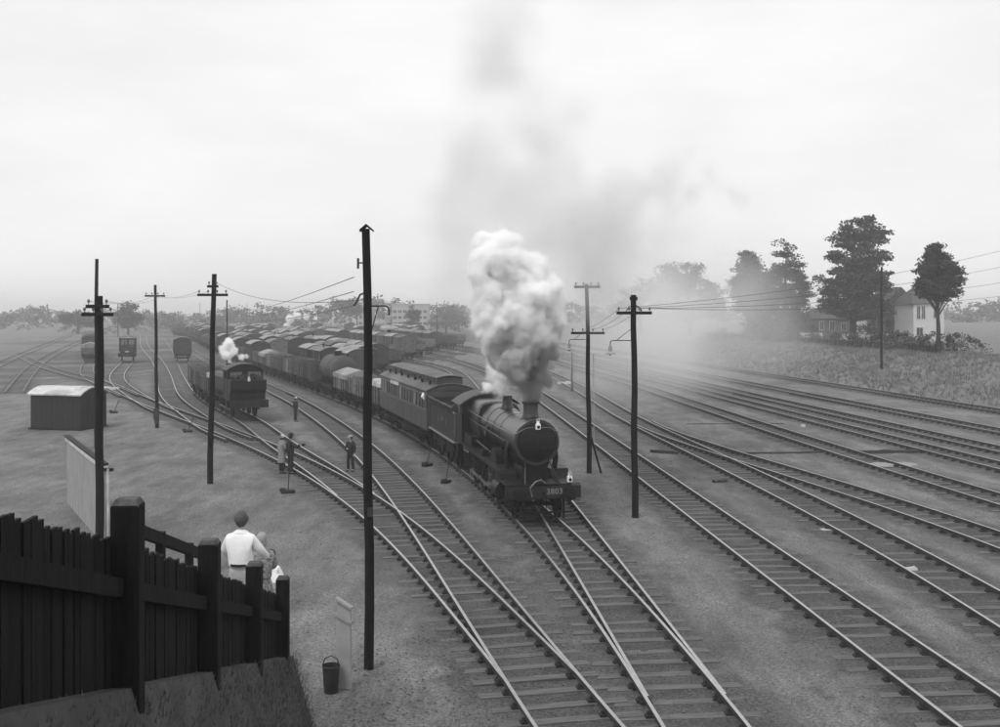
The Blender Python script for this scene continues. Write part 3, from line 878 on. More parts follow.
def build_tender():
    e = empty('locomotive_tender')
    tag(e, 'black six-wheeled tender coupled behind the smoking locomotive', 'tender')
    L = 6.6
    m = MB()
    for sx in (-1, 1):
        m = MB()
        m.prismx([(0, .75), (0, 1.28), (-L, 1.28), (-L, .75), (-6.1, .5), (-5.4, .42), (-4.9, .62), (-3.9, .42), (-3.1, .42), (-2.2, .62), (-1.4, .42), (-.6, .5)], sx * 1.0, sx * 1.03)
        m.build('frame', M_frame, e)
    MB().box((0, -L / 2, 1.31), (2.56, L, .05)).build('running_plate', M_line, e)
    m = MB()
    for sx in (-1, 1):
        pr = [(1.13, 1.335), (1.17, 1.335), (1.17, 2.55), (1.22, 2.72), (1.33, 2.84), (1.33, 2.88), (1.28, 2.88), (1.17, 2.76), (1.13, 2.6)]
        m.prism([(sx * x, z) for x, z in pr], -.1, -L + .1)
    m.build('side_sheet', M_tender, e)
    MB().prism([(-1.15, 1.335), (1.15, 1.335), (1.15, 2.6), (1.3, 2.86), (-1.3, 2.86), (-1.15, 2.6)], -L + .1, -L + .06).build('back_sheet', M_tender, e)
    MB().box((0, -4.3, 1.95), (2.24, 4.3, 1.2)).build('tank', M_tender, e)
    m = MB(); r = random.Random(5)
    for k in range(130):
        x, y = r.uniform(-1.0, 1.0), r.uniform(-4.6, -.5)
        m.box((x, y, 2.55 + .35 * (1 - (x / 1.1) ** 2) * math.sin(PI * (y + .3) / -4.6 + .2) + r.uniform(0, .08)), [r.uniform(.12, .3) for _ in range(3)], Matrix.Rotation(r.uniform(0, 6), 3, (r.random(), r.random(), 1)))
    m.box((0, -2.5, 2.3), (2.2, 4.6, .6))
    tag(m.build('coal', M_coal, e), kind='stuff')
    m = MB()
    for sx in (-1, 1): MB().tube([(sx * 1.2, -.08, 1.4), (sx * 1.2, -.08, 2.7)], .017, 6).build('handrail', M_steel, e)
    MB().tube([(1.3, -.05, 2.93), (1.3, -L + .05, 2.93)], .012, 5).build('coping_bead', M_line, e)
    for sx in (-1, 1):
        for q, ch_ in enumerate('GWR'): text('letter', ch_, .42, M_letter, e, (sx * 1.178, -L / 2 + sx * (q - 1) * 1.0, 2.0), (PI / 2, 0, sx * PI / 2))
        for y in (-1.0, -3.3, -5.6):
            wheel_mb(sx * .76, y, .62, 12, side=sx).build('wheel', M_frame, e, smooth=35)
            MB().box((sx * 1.06, y, .66), (.14, .26, .3)).build('axle_box', M_frame, e)
            m = MB()
            for q in range(5): m.box((sx * 1.06, y, .98 + q * .03), (.1, 1.1 - q * .18, .022))
            m.build('leaf_spring', M_frame, e)
    MB().box((0, -L, 1.05), (2.5, .06, .42)).build('buffer_beam', M_frame, e)
    return e
tender = build_tender()
T_main.seat(tender, S_LOCO + 12.15, 6.6, .3)

# ---- clerestory coach
def build_coach(L=14.4):
    e = empty('passenger_coach')
    tag(e, 'dark panelled passenger coach with raised clerestory roof behind the tender', 'coach')
    W = 1.31
    m = MB()
    for sx in (-1, 1):
        m.box((sx * 1.28, -L / 2, 1.62), (.05, L, 1.05)); m.box((sx * 1.28, -L / 2, 3.02), (.05, L, .26))
    m.box((0, -.03, 2.1), (2.5, .06, 2.1)); m.box((0, -L + .03, 2.1), (2.5, .06, 2.1)); m.box((0, -L / 2, 1.12), (2.5, L, .08))
    m.prism(arcroof(1.28, 3.1, 3.42) + [(-1.28, 3.05), (1.28, 3.05)], -.0, -.06); m.prism(arcroof(1.28, 3.1, 3.42) + [(-1.28, 3.05), (1.28, 3.05)], -L, -L + .06)
    m.build('body', M_coach, e)
    # window band: posts and panes one by one, doors between them
    r = random.Random(3)
    y = -.35; k = 0
    while y > -L + .7:
        w = .80 if k % 3 != 1 else .60
        for sx in (-1, 1):
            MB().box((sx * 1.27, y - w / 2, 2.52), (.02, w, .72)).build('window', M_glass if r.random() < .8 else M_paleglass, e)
        gap = .11
        for sx in (-1, 1):
            MB().box((sx * 1.283, y - w - gap / 2, 2.52), (.055, gap, .76)).build('window_post', M_coach, e)
            MB().box((sx * 1.283, y - w / 2, 2.52 - .37), (.06, w, .05)).build('window_rail', M_coachlight, e)
        if k % 3 == 1:
            for sx in (-1, 1):
                d = MB().box((sx * 1.31, y - w / 2, 1.62), (.02, w - .04, .98)).build('door', M_coach, e)
                MB().cyl((sx * 1.32, y - w + .1, 1.95), (sx * 1.36, y - w + .1, 1.95), .025, n=8).build('handle', M_brass, d)
        else:
            for sx in (-1, 1):
                MB().box((sx * 1.305, y - w / 2, 1.62), (.012, w - .02, .98)).build('panel', M_coach, e)
        y -= w + gap; k += 1
    for sx in (-1, 1):
        MB().box((sx * 1.31, -.17, 2.5), (.02, .3, .8)).build('end_panel', M_coach, e)
        for z in (2.12, 2.92): MB().box((sx * 1.313, -L / 2, z), (.022, L, .022)).build('waist_line', M_line, e)
        MB().box((sx * 1.32, -L / 2, 3.14), (.06, L, .05)).build('gutter', M_coachlight, e)
        MB().box((sx * 1.2, -L / 2, 1.02), (.08, L, .12)).build('sole_bar', M_frame, e)
        for yy, ll, zz in ((-L / 2, L * .92, .82), (-2.6, 2.4, .5), (-L + 2.6, 2.4, .5)): MB().box((sx * 1.33, yy, zz), (.22, ll, .035)).build('step_board', M_frame, e)
        MB().box((sx * 1.0, -L / 2, .7), (.05, 4.6, .06)).build('truss_rod', M_frame, e)
    lo, hi = arcroof(1.38, 3.14, 3.50), arcroof(1.36, 3.10, 3.46)
    MB().prism(lo + hi[::-1], .05, -L - .05).build('roof', M_coachroof, e, smooth=35)
    cl = MB().box((0, -L / 2, 3.62), (1.36, L - .5, .34)).build('clerestory', M_coach, e)
    a, b_ = arcroof(.76, 3.79, 3.92), arcroof(.74, 3.76, 3.88)
    MB().prism(a + b_[::-1], -.15, -L + .15).build('clerestory_roof', M_coachroof, cl, smooth=35)
    for sx in (-1, 1):
        yy = -.8
        while yy > -L + .9:
            MB().box((sx * .685, yy - .3, 3.63), (.012, .62, .2)).build('clerestory_window', M_glass, cl)
            yy -= .85
    for k in range(7):
        yy = -1.2 - k * (L - 2.4) / 6
        for sx in (-1, 1):
            m = MB().cyl((sx * .86, yy, 3.38), (sx * .86, yy, 3.56), .07, n=10); m.cyl((sx * .86, yy, 3.56), (sx * .86, yy, 3.6), .11, .04, n=10)
            m.build('ventilator', M_black, e)
    for y in (-2.6, -L + 2.6):
        bg = MB().box((0, y, .62), (1.9, 3.0, .2)).build('bogie', M_frame, e)
        for dy in (-1.1, 1.1):
            for sx in (-1, 1):
                wheel_mb(sx * .76, y + dy, .52, 10, side=sx).build('wheel', M_frame, bg, smooth=35)
                MB().box((sx * .98, y + dy, .56), (.14, .28, .3)).build('axle_box', M_frame, bg)
    for y, d in ((0, 1), (-L, -1)):
        for x in (-.87, .87): buffer_mb(x, y, 1.06, d, .2, .5).build('buffer', M_frame, e)
    # pale roof board and a white cloth at the window end, as the photograph shows
    MB().box((1.355, -L * .62, 2.98), (.04, 2.6, .20)).build('roof_board', M_dirtywhite, e, bevel=.01)
    MB().tube([(1.36, -.5, 3.0), (1.42, -.42, 2.8), (1.36, -.36, 2.66)], [.05, .11, .03], 8).build('tail_flag', M_white, e, smooth=True)
    return e
coach = build_coach()
S_COACH = S_LOCO + 12.15 + 6.6 + .7
T_main.seat(coach, S_COACH, 14.4, .35)

# ---- goods wagons. Each spec is a list of (part name, mesh builder, material, count of like parts merged)
def under(L, r=.47, wb=2.8, detail=True):
    out = []
    c = -L / 2
    m = MB()
    for sx in (-1, 1): m.box((sx * .9, c, .92), (.1, L, .24))
    m.box((0, -.06, .96), (2.3, .1, .3)); m.box((0, -L + .06, .96), (2.3, .1, .3))
    out.append(('underframe', m, M_frame))
    for dy in (-wb / 2, wb / 2):
        for sx in (-1, 1):
            if detail: out.append(('wheel', wheel_mb(sx * .76, c + dy, r, 8, side=sx), M_frame))
            else: out.append(('wheel', MB().cyl((sx * .7, c + dy, r), (sx * .82, c + dy, r), r, n=12), M_frame))
            m = MB().box((sx * 1.0, c + dy, .52), (.12, .24, .26)); m.box((sx * 1.0, c + dy, .78), (.07, .9, .09))
            out.append(('axle_box', m, M_frame))
        out.append(('axle', axle_mb(c + dy, r), M_frame))
    for y, d in ((0, 1), (-L, -1)):
        for x in (-.87, .87): out.append(('buffer', buffer_mb(x, y, 1.04, d, .17, .42) if detail else MB().cyl((x, y, 1.04), (x, y + d * .42, 1.04), .12, n=8), M_frame))
    m = MB()
    for sx in (-1, 1): m.bar((sx * 1.02, c + 1.3, .75), (sx * 1.05, c - 1.4, .62), .03, .06)
    out.append(('brake_lever', m, M_frame))
    return out
def open_wagon(tone=1, h=1.15, load=None, seed=0, L=5.1, detail=True):
    r = random.Random(seed)
    out = under(L, detail=detail)
    W = 1.2
    z0 = 1.1
    npl = max(3, round(h / .2))
    ph = h / npl
    out.append(('floor', MB().box((0, -L / 2, z0), (2.35, L, .07)), M_wood[0]))
    for sx in (-1, 1):
        m = MB()
        for k in range(npl): m.box((sx * (W - .03) + r.uniform(-.006, .006), -L / 2, z0 + .035 + (k + .5) * ph), (.06, L, ph - .018))
        out.append(('side', m, M_wood[tone]))
        m = MB().box((sx * (W + .012), -L / 2, z0 + .04 + h / 2), (.03, 1.45, h - .03))
        out.append(('door', m, M_wood[min(3, max(0, tone + r.choice((-1, 0, 1))))]))
        for y in (-.06, -.95, -1.78, -L + 1.78, -L + .95, -L + .06): out.append(('iron_strap', MB().box((sx * (W + .012), y, z0 + h / 2), (.04, .09, h + .05)), M_frame))
    for y in (-.03, -L + .03):
        m = MB()
        for k in range(npl): m.box((0, y, z0 + .035 + (k + .5) * ph), (2.28, .06, ph - .018))
        for x in (-.55, .55): m.box((x, y + (.05 if y > -1 else -.05), z0 + h / 2 - .1), (.12, .07, h + .2))
        out.append(('end', m, M_wood[tone]))
    if load == 'coal':
        m = MB().box((0, -L / 2, z0 + h * .35), (2.2, L - .2, h * .7))
        for k in range(90 if detail else 30):
            x, y = r.uniform(-1, 1), r.uniform(-L + .3, -.3)
            m.box((x, y, z0 + h * .7 + .3 * math.cos(x) * math.sin(PI * y / -L) * r.uniform(.4, 1)), [r.uniform(.15, .4) for _ in range(3)], Matrix.Rotation(r.uniform(0, 6), 3, (r.random(), r.random(), 1)))
        out.append(('coal_load', m, M_coal))
    elif load == 'sheet':
        m = MB().prism([(1.24, z0 + h * .75), (1.24, z0 + h), (.5, z0 + h + .3), (0, z0 + h + .42), (-.5, z0 + h + .3), (-1.24, z0 + h), (-1.24, z0 + h * .75)], .03, -L - .03)
        out.append(('tarpaulin', m, M_vanroof[2] if seed % 2 else M_wood[1]))
    elif load == 'mixed':
        m = MB()
        for k in range(14): m.box((r.uniform(-.8, .8), r.uniform(-L + .5, -.5), z0 + h * r.uniform(.6, 1.1)), (r.uniform(.3, .8), r.uniform(.3, 1), r.uniform(.2, .7)), Matrix.Rotation(r.uniform(-.5, .5), 3, 'Z'))
        out.append(('crate_load', m, M_dirtywhite if seed % 2 else M_wood[3]))
    return out
def covered_van(tone=1, roof=1, seed=0, L=5.4, tall=1.0, detail=True):
    out = under(L, detail=detail)
    z0, z1 = 1.08, 1.08 + 2.05 * tall
    zc = z1 + .38
    for sx in (-1, 1):
        m = MB()
        k = 0
        y = -.06
        while y > -L + .1:
            m.box((sx * 1.17, y - .13, (z0 + z1) / 2), (.05 + .01 * (k % 2), .25, z1 - z0)); y -= .262; k += 1
        out.append(('side', m, M_wood[tone]))
        m = MB().box((sx * 1.21, -L / 2, (z0 + z1) / 2), (.03, 1.5, z1 - z0 - .1)); m.box((sx * 1.235, -L / 2, (z0 + z1) / 2), (.03, .07, z1 - z0 - .1))
        for z in (z0 + .2, (z0 + z1) / 2, z1 - .2): m.box((sx * 1.235, -L / 2, z), (.03, 1.5, .07))
        out.append(('door', m, M_wood[tone]))
        for y in (-.05, -1.7, -L + 1.7, -L + .05): out.append(('iron_strap', MB().box((sx * 1.215, y, (z0 + z1) / 2), (.05, .09, z1 - z0)), M_frame))
    for y in (-.03, -L + .03):
        m = MB().prism(arcroof(1.17, z1, zc) + [(-1.17, z0), (1.17, z0)], y - .03, y + .03)
        d = .05 if y > -1 else -.05
        for x in (-.6, .6): m.box((x, y + d, (z0 + z1) / 2 + .05), (.1, .07, z1 - z0 + .1))
        m.box((0, y + d * .8, z1 + .08), (.55, .05, .2))
        out.append(('end', m, M_wood[tone]))
    a, b_ = arcroof(1.28, z1 + .01, zc + .06), arcroof(1.26, z1 - .03, zc + .02)
    out.append(('roof', MB().prism(a + b_[::-1], .06, -L - .06), M_vanroof[roof]))
    return out
def tank_wagon(L=6.0, detail=True):
    out = under(L, detail=detail, wb=3.2)
    z, R = 2.42, 1.12
    m = MB().lathe([(-.35, .0), (-.33, R * .6), (-.42, R * .9), (-.52, R), (-L + .52, R), (-L + .42, R * .9), (-L + .33, R * .6), (-L + .35, 0)], (0, 0, z), 'y', 32)
    out.append(('barrel', m, M_tank))
    for y in (-1.1, -2.3, -3.7, -4.9):
        out.append(('barrel_band', MB().lathe([(y, R + .002), (y, R + .014), (y - .07, R + .014), (y - .07, R + .002)], (0, 0, z), 'y', 32, cap=False), M_frame))
    m = MB().cyl((0, -L / 2, z + R - .05), (0, -L / 2, z + R + .26), .3, n=16); m.cyl((0, -L / 2, z + R + .26), (0, -L / 2, z + R + .32), .34, n=16); m.bar((-.3, -L / 2, z + R + .35), (.3, -L / 2, z + R + .35), .06, .05)
    out.append(('filler_dome', m, M_frame))
    for y in (-.9, -L + .9):
        m = MB()
        m.prism([(1.0, 1.05), (1.0, 1.75), (.6, 1.5), (0, 1.32), (-.6, 1.5), (-1.0, 1.75), (-1.0, 1.05)], y - .07, y + .07)
        out.append(('saddle', m, M_frame))
    for y in (-.28, -L + .28): out.append(('end_baulk', MB().box((0, y, 1.3), (2.0, .2, .35)), M_frame))
    m = MB()
    for sx in (-1, 1):
        for x in (.0, .3): m.bar((sx * 1.18, -L / 2 + x, 1.1), (sx * .4, -L / 2 + x, 3.5), .03, .03)
    out.append(('ladder', m, M_frame))
    out.append(('floor', MB().box((0, -L / 2, 1.06), (2.2, L, .06)), M_frame))
    return out
def brake_van(detail=True, L=6.6, tone=0):
    out = under(L, detail=detail, wb=4.2)
    out += [p for p in covered_van(tone, 1, L=4.6, tall=.98, detail=False) if p[0] in ('side', 'end', 'iron_strap')]
    m = MB().box((0, -5.6, 1.55), (2.3, 1.9, .9))
    out.append(('veranda', m, M_wood[tone]))
    a, b_ = arcroof(1.28, 3.1, 3.52), arcroof(1.26, 3.06, 3.48)
    out.append(('roof', MB().prism(a + b_[::-1], .06, -L - .06), M_vanroof[1]))
    m = MB()
    for x in (-1.1, 1.1): m.box((x, -L + .06, 2.3), (.09, .09, 1.6))
    out.append(('veranda_post', m, M_frame))
    out.append(('stove_chimney', MB().cyl((.5, -2, 3.4), (.5, -2, 3.9), .07, n=10), M_black))
    return out
def assemble(spec, name, joined=False):
    if joined:
        mats = []
        j = MB()
        for pn, mb, mt in spec:
            if mt not in mats: mats.append(mt)
            j.add(mb.v, mb.f, mats.index(mt))
        return j.build(name, mats)
    e = empty(name)
    for pn, mb, mt in spec:
        mb.build(pn, mt, e, smooth=35 if pn in ('barrel', 'roof', 'wheel', 'buffer') else False)
    return e
GR_TRAIN = 'goods wagons behind the passenger coach'
s = S_COACH + 14.4 + .9
train = [
    (open_wagon(2, 1.1, 'mixed', 1), 5.1, 'pale planked open wagon with white crates, coupled to the clerestory coach', 'wagon', 'open_wagon'),
    (open_wagon(3, 1.15, None, 2), 5.1, 'empty pale open wagon, second behind the clerestory coach', 'wagon', 'open_wagon'),
    (open_wagon(2, 1.2, 'sheet', 3), 5.1, 'sheeted open wagon directly in front of the tank wagon', 'wagon', 'open_wagon'),
    (tank_wagon(), 6.0, 'big round tank wagon with a filler dome in the goods train', 'tank wagon', 'tank_wagon'),
    (open_wagon(0, 1.5, None, 4), 5.1, 'tall dark open wagon coupled next behind the tank wagon', 'wagon', 'open_wagon'),
    (open_wagon(1, 1.35, 'coal', 5), 5.1, 'coal wagon second behind the tank wagon', 'wagon', 'open_wagon'),
    (open_wagon(2, 1.35, None, 6), 5.1, 'greyish empty open wagon third behind the tank wagon', 'wagon', 'open_wagon'),
    (open_wagon(1, 1.3, 'coal', 7), 5.1, 'coal wagon fourth behind the tank wagon', 'wagon', 'open_wagon'),
    (open_wagon(3, 1.3, None, 8), 5.1, 'pale open wagon fifth behind the tank wagon', 'wagon', 'open_wagon'),
    (open_wagon(2, 1.25, 'sheet', 9), 5.1, 'sheeted open wagon sixth behind the tank wagon', 'wagon', 'open_wagon'),
]
for spec, L, lab, cat, nm in train:
    o = assemble(spec, nm)
    tag(o, lab, cat, GR_TRAIN)
    T_main.seat(o, s, L, .4)
    s += L + .85
S_TRAIN_END = s
# ---- further wagons of the train and of the crowded yard: shared meshes, one object each
PROTO = []
for i, (tone, hgt, load) in enumerate(((1, 1.2, 'coal'), (2, 1.2, None), (3, 1.1, 'sheet'), (0, 1.35, 'coal'), (2, 1.0, 'mixed'), (3, 1.3, None))):
    PROTO.append((assemble(open_wagon(tone, hgt, load, 20 + i, detail=False), 'open_wagon', True), 5.1, 'open'))
for i, (tone, roof, tall) in enumerate(((1, 1, 1.0), (0, 2, 1.0), (2, 0, 1.06), (1, 2, 1.1), (3, 1, .95))):
    PROTO.append((assemble(covered_van(tone, roof, 30 + i, tall=tall, detail=False), 'covered_van', True), 5.4, 'van'))
PROTO.append((assemble(brake_van(False), 'brake_van', True), 6.6, 'brake'))
USED = set()
def yard_wagon(k, tr, q, label, cat, group):
    src, L, kind = PROTO[k]
    if k in USED: o = src.copy(); col.objects.link(o)
    else: o = src; USED.add(k)
    tag(o, label, cat, group)
    tr.seat(o, q, L, .4)
    return L + .85
ONES = 'first second third fourth fifth sixth seventh eighth ninth tenth eleventh twelfth thirteenth fourteenth fifteenth sixteenth seventeenth eighteenth nineteenth'.split()
TENS = {2: 'twent', 3: 'thirt', 4: 'fort', 5: 'fift'}
ORD = [ONES[i - 1] if i < 20 else (TENS[i // 10] + ('ieth' if i % 10 == 0 else 'y-' + ONES[i % 10 - 1])) for i in range(1, 60)]
LOOK = ['coal-filled open wagon', 'empty greyish open wagon', 'pale sheeted open wagon', 'tall dark coal wagon', 'crate-loaded open wagon', 'pale empty open wagon', 'covered van', 'dark white-roofed van', 'pale dark-roofed van', 'tall white-roofed van', 'pale covered van', 'brake van']
GRP = {'open': ('wagon', 'distant open wagons in the yard'), 'van': ('van', 'distant covered vans in the yard'), 'brake': ('brake van', 'distant brake vans in the yard')}
def yard_label(k, i, row):
    return LOOK[k] + ', ' + ORD[i] + (' in the ' + ORD[row] + ' yard row beyond the train' if row >= 0 else ' after the sheeted wagon of the goods train')
ry = random.Random(11)
count = 0
q = S_TRAIN_END; i = 0
while T_main.at(q)[1] < 330:
    k = ry.choice((0, 1, 2, 3, 4, 5, 5, 1, 7, 8)); q += yard_wagon(k, T_main, q, yard_label(k, i, -1), *GRP[PROTO[k][2]]); count += 1; i += 1
for row, tr in enumerate(YARD):
    q = 2 + ry.uniform(0, 5) + row * 1.5; i = 0
    run = ry.randint(4, 9); vans = row in (0, 1, 2, 5, 8) 
    while q < tr.L - 10 and tr.at(q)[1] < (360 if row < 4 else 330):
        run -= 1
        if run <= 0:
            q += ry.uniform(6, 22) if row < 4 else ry.uniform(8, 40)
            run = ry.randint(4, 10); vans = ry.random() < .5
        k = ry.choice((6, 7, 8, 9, 10, 9, 7, 11)) if vans else ry.choice((0, 1, 2, 3, 4, 5))
        if ry.random() < .12: k = ry.randrange(len(PROTO))
        q += yard_wagon(k, tr, q, yard_label(k, i, row), *GRP[PROTO[k][2]]); count += 1; i += 1
print('yard wagons', count)
for k in range(len(PROTO)):
    if k not in USED: bpy.data.objects.remove(PROTO[k][0])
# ------------------------------------------------------------------ tank engine, shunter and stock on the nearer sidings
def build_tank_engine():
    """runs bunker first: the bunker end is the front"""
    e = empty('tank_engine')
    tag(e, 'small black tank engine standing bunker first on the siding, wisp of steam', 'locomotive')
    L = 9.3
    m = MB()
    for sx in (-1, 1): m.box((sx * .6, -L / 2, .95), (.04, L - .3, .6))
    m.build('frame', M_frame, e)
    MB().box((0, -L / 2, 1.28), (2.5, L, .06)).build('running_plate', M_black, e)
    for y in (-.03, -L + .03): MB().box((0, y, 1.03), (2.55, .06, .5)).build('buffer_beam', M_beam, e)
    for x in (-.87, .87):
        buffer_mb(x, 0, 1.05, 1).build('buffer', M_black, e, smooth=35); buffer_mb(x, -L, 1.05, -1).build('buffer', M_black, e, smooth=35)
    coupling_mb(0, 1.03).build('coupling', M_frame, e)
    # bunker with flared back
    m = MB().prismx([(-.75, 1.31), (-.72, 1.75), (-.35, 1.95), (-.30, 2.62), (-.36, 2.66), (-2.2, 2.66), (-2.2, 1.31)], -1.2, 1.2)
    m.build('bunker', M_black, e, bevel=.02)
    m = MB(); r = random.Random(9)
    for k in range(60): m.box((r.uniform(-.95, .95), r.uniform(-1.5, -.5), 2.68 + r.uniform(0, .16)), [r.uniform(.12, .3) for _ in range(3)], Matrix.Rotation(r.uniform(0, 6), 3, (r.random(), r.random(), 1)))
    tag(m.build('bunker_coal', M_coal, e), kind='stuff')
    cab = empty('cab'); cab.parent = e
    arc = arcroof(1.22, 3.25, 3.62)
    m = MB()
    m.box((0, -1.72, 2.72), (2.4, .04, .2)); m.box((0, -1.72, 3.2), (2.4, .04, .16))
    for x in (-1.15, -.08, .08, 1.15): m.box((x, -1.72, 2.95), (.12, .04, .5))
    m.prism(arc + [(-1.22, 3.24), (1.22, 3.24)], -1.70, -1.74)
    m.build('back_sheet', M_black, cab)
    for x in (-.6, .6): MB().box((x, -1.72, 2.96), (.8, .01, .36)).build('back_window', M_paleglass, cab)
    for sx in (-1, 1):
        m = MB().box((sx * 1.2, -2.2, 1.98), (.04, 1.0, 1.35)); m.box((sx * 1.2, -3.2, 2.3), (.04, .5, 2.0)); m.box((sx * 1.2, -2.6, 3.2), (.04, 1.7, .16)); m.box((sx * 1.2, -1.8, 2.9), (.04, .2, .6))
        m.build('side_sheet', M_black, cab)
    a, b_ = arcroof(1.32, 3.26, 3.70), arcroof(1.30, 3.22, 3.66)
    MB().prism(a + b_[::-1], -1.5, -3.6).build('roof', M_vanroof[0], cab, smooth=35)
    MB().prism([(1.2, 1.31), (1.2, 3.25)] + arc[1:-1] + [(-1.2, 3.25), (-1.2, 1.31)], -3.42, -3.46).build('front_sheet', M_black, cab)
    MB().lathe([(-3.46, .62), (-7.6, .62), (-7.62, .68), (-8.9, .68), (-8.9, .6), (-9.0, .3), (-9.02, 0)], (0, 0, 2.15), 'y', 28).build('boiler', M_boiler, e, smooth=35)
    for sx in (-1, 1):
        MB().prism([(sx * .5, 1.62), (sx * 1.13, 1.62), (sx * 1.18, 1.7), (sx * 1.18, 2.62), (sx * 1.02, 2.82), (sx * .5, 2.86)], -3.46, -8.9).build('side_tank', M_black, e, bevel=.02)
        for y in (-2.3, -4.6, -6.8):
            wheel_mb(sx * .76, y, .70, 14, side=sx).build('driving_wheel', M_frame, e, smooth=35)
        m = MB().bar((sx * .92, -2.3, .5), (sx * .92, -6.8, .5), .05, .1)
        m.build('coupling_rod', M_steel, e)
        m = MB().box((sx * 1.12, -2.6, .85), (.03, .4, .8)); m.box((sx * 1.15, -2.6, .5), (.22, .4, .03))
        m.build('footstep', M_black, e)
    MB().lathe([(2.75, .34), (2.82, .27), (3.3, .22), (3.34, .28), (3.42, .26)], (0, -8.2, 0), 'z', 20).build('chimney', M_black, e, smooth=40)
    MB().lathe([(2.7, .36), (3.0, .34), (3.15, .26), (3.22, .1)], (0, -6.2, 0), 'z', 20).build('dome', M_brass, e, smooth=40)
    MB().lathe([(2.75, .2), (3.2, .16), (3.3, .17)], (0, -4.6, 0), 'z', 16).build('safety_valve_cover', M_brass, e, smooth=40)
    lp = lamp_mb(.0, -.22, 2.55).build('headlamp', M_dirtywhite, e, bevel=.01)
    return e
engine = build_tank_engine()
S_ENG = L_three.s_of_y(70.6)
L_three.seat(engine, S_ENG, 9.3, .5)
q = S_ENG + 9.3 + 1.0
for spec, L, lab in ((open_wagon(1, 1.1, 'mixed', 41), 5.1, 'open wagon of pale crates coupled to the small tank engine'),
                     (open_wagon(2, 1.3, None, 42), 5.1, 'empty open wagon second behind the small tank engine'),
                     (open_wagon(3, 1.4, None, 43), 5.1, 'tall pale open wagon third behind the small tank engine')):
    o = assemble(spec, 'open_wagon'); tag(o, lab, 'wagon', 'open wagons behind the tank engine'); L_three.seat(o, q, L, .4); q += L + .85
o = assemble(covered_van(0, 1, 44, tall=1.0), 'covered_van')
tag(o, 'lone dark covered van with arched roof, end on, between two sidings', 'van')
L_three.seat(o, L_three.s_of_y(151), 5.4, .4)

def build_shunter():
    e = empty('shunting_engine')
    tag(e, 'small dark shunting engine with cab windows, standing end on beyond the points', 'locomotive')
    L = 7.6
    m = MB().box((0, -L / 2, .95), (2.3, L, .5)); m.build('frame', M_frame, e)
    MB().box((0, -1.9, 1.72), (1.9, 3.4, 1.05)).build('bonnet', M_black, e, bevel=.06)
    MB().box((0, -.18, 1.75), (1.5, .06, .8)).build('radiator', M_rust, e)
    MB().box((0, -.03, 1.0), (2.5, .08, .5)).build('buffer_beam', M_beam, e)
    MB().box((0, .02, 1.45), (.5, .04, .16)).build('lamp_board', M_dirtywhite, e)
    cab = MB()
    for x in (-1.05, 0, 1.05): cab.box((x, -3.65, 2.7), (.26, .06, .9))
    cab.box((0, -3.65, 1.85), (2.36, .06, 1.0)); cab.box((0, -3.65, 3.2), (2.36, .06, .18)); cab.box((0, -6.6, 2.2), (2.36, .06, 2.0))
    for sx in (-1, 1): cab.box((sx * 1.16, -5.1, 1.85), (.06, 2.9, 1.0)); cab.box((sx * 1.16, -5.1, 3.2), (.06, 2.9, .18)); cab.box((sx * 1.16, -5.1, 2.7), (.06, .3, .9))
    cab = cab.build('cab', M_black, e)
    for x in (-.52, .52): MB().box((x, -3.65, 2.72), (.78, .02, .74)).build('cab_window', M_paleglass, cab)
    a, b_ = arcroof(1.3, 3.28, 3.6), arcroof(1.28, 3.24, 3.56)
    MB().prism(a + b_[::-1], -3.4, -6.8).build('cab_roof', M_vanroof[0], cab, smooth=35)
    MB().cyl((.4, -1.4, 2.2), (.4, -1.4, 2.9), .08, n=10).build('exhaust', M_black, e)
    for sx in (-1, 1):
        for y in (-1.6, -3.8, -6.0): wheel_mb(sx * .76, y, .5, 8, side=sx).build('wheel', M_frame, e)
        buffer_mb(sx * .87, 0, 1.03).build('buffer', M_black, e)
    return e
shunter = build_shunter()
L_five.seat(shunter, L_five.s_of_y(151), 7.6, .4)
q = L_six.s_of_y(151)
ordn = ['first', 'second', 'third', 'fourth', 'fifth', 'sixth', 'seventh', 'eighth']
for i in range(8):
    if i == 0: spec, L, nm, cat, what = open_wagon(2, 1.2, 'sheet', 51), 5.1, 'open_wagon', 'wagon', 'sheeted open wagon'
    elif i in (2, 5): spec, L, nm, cat, what = open_wagon(1, 1.25, 'coal', 50 + i), 5.1, 'open_wagon', 'wagon', 'coal wagon'
    else: spec, L, nm, cat, what = covered_van(i % 3, 0 if i % 2 else 1, 50 + i, tall=1.05), 5.4, 'covered_van', 'van', 'covered van'
    o = assemble(spec, nm, joined=i > 2)
    tag(o, what + ', ' + ordn[i] + ' in the string beyond the shunting engine', cat, 'string of vans and wagons beyond the shunting engine')
    L_six.seat(o, q, L, .4); q += L + .85

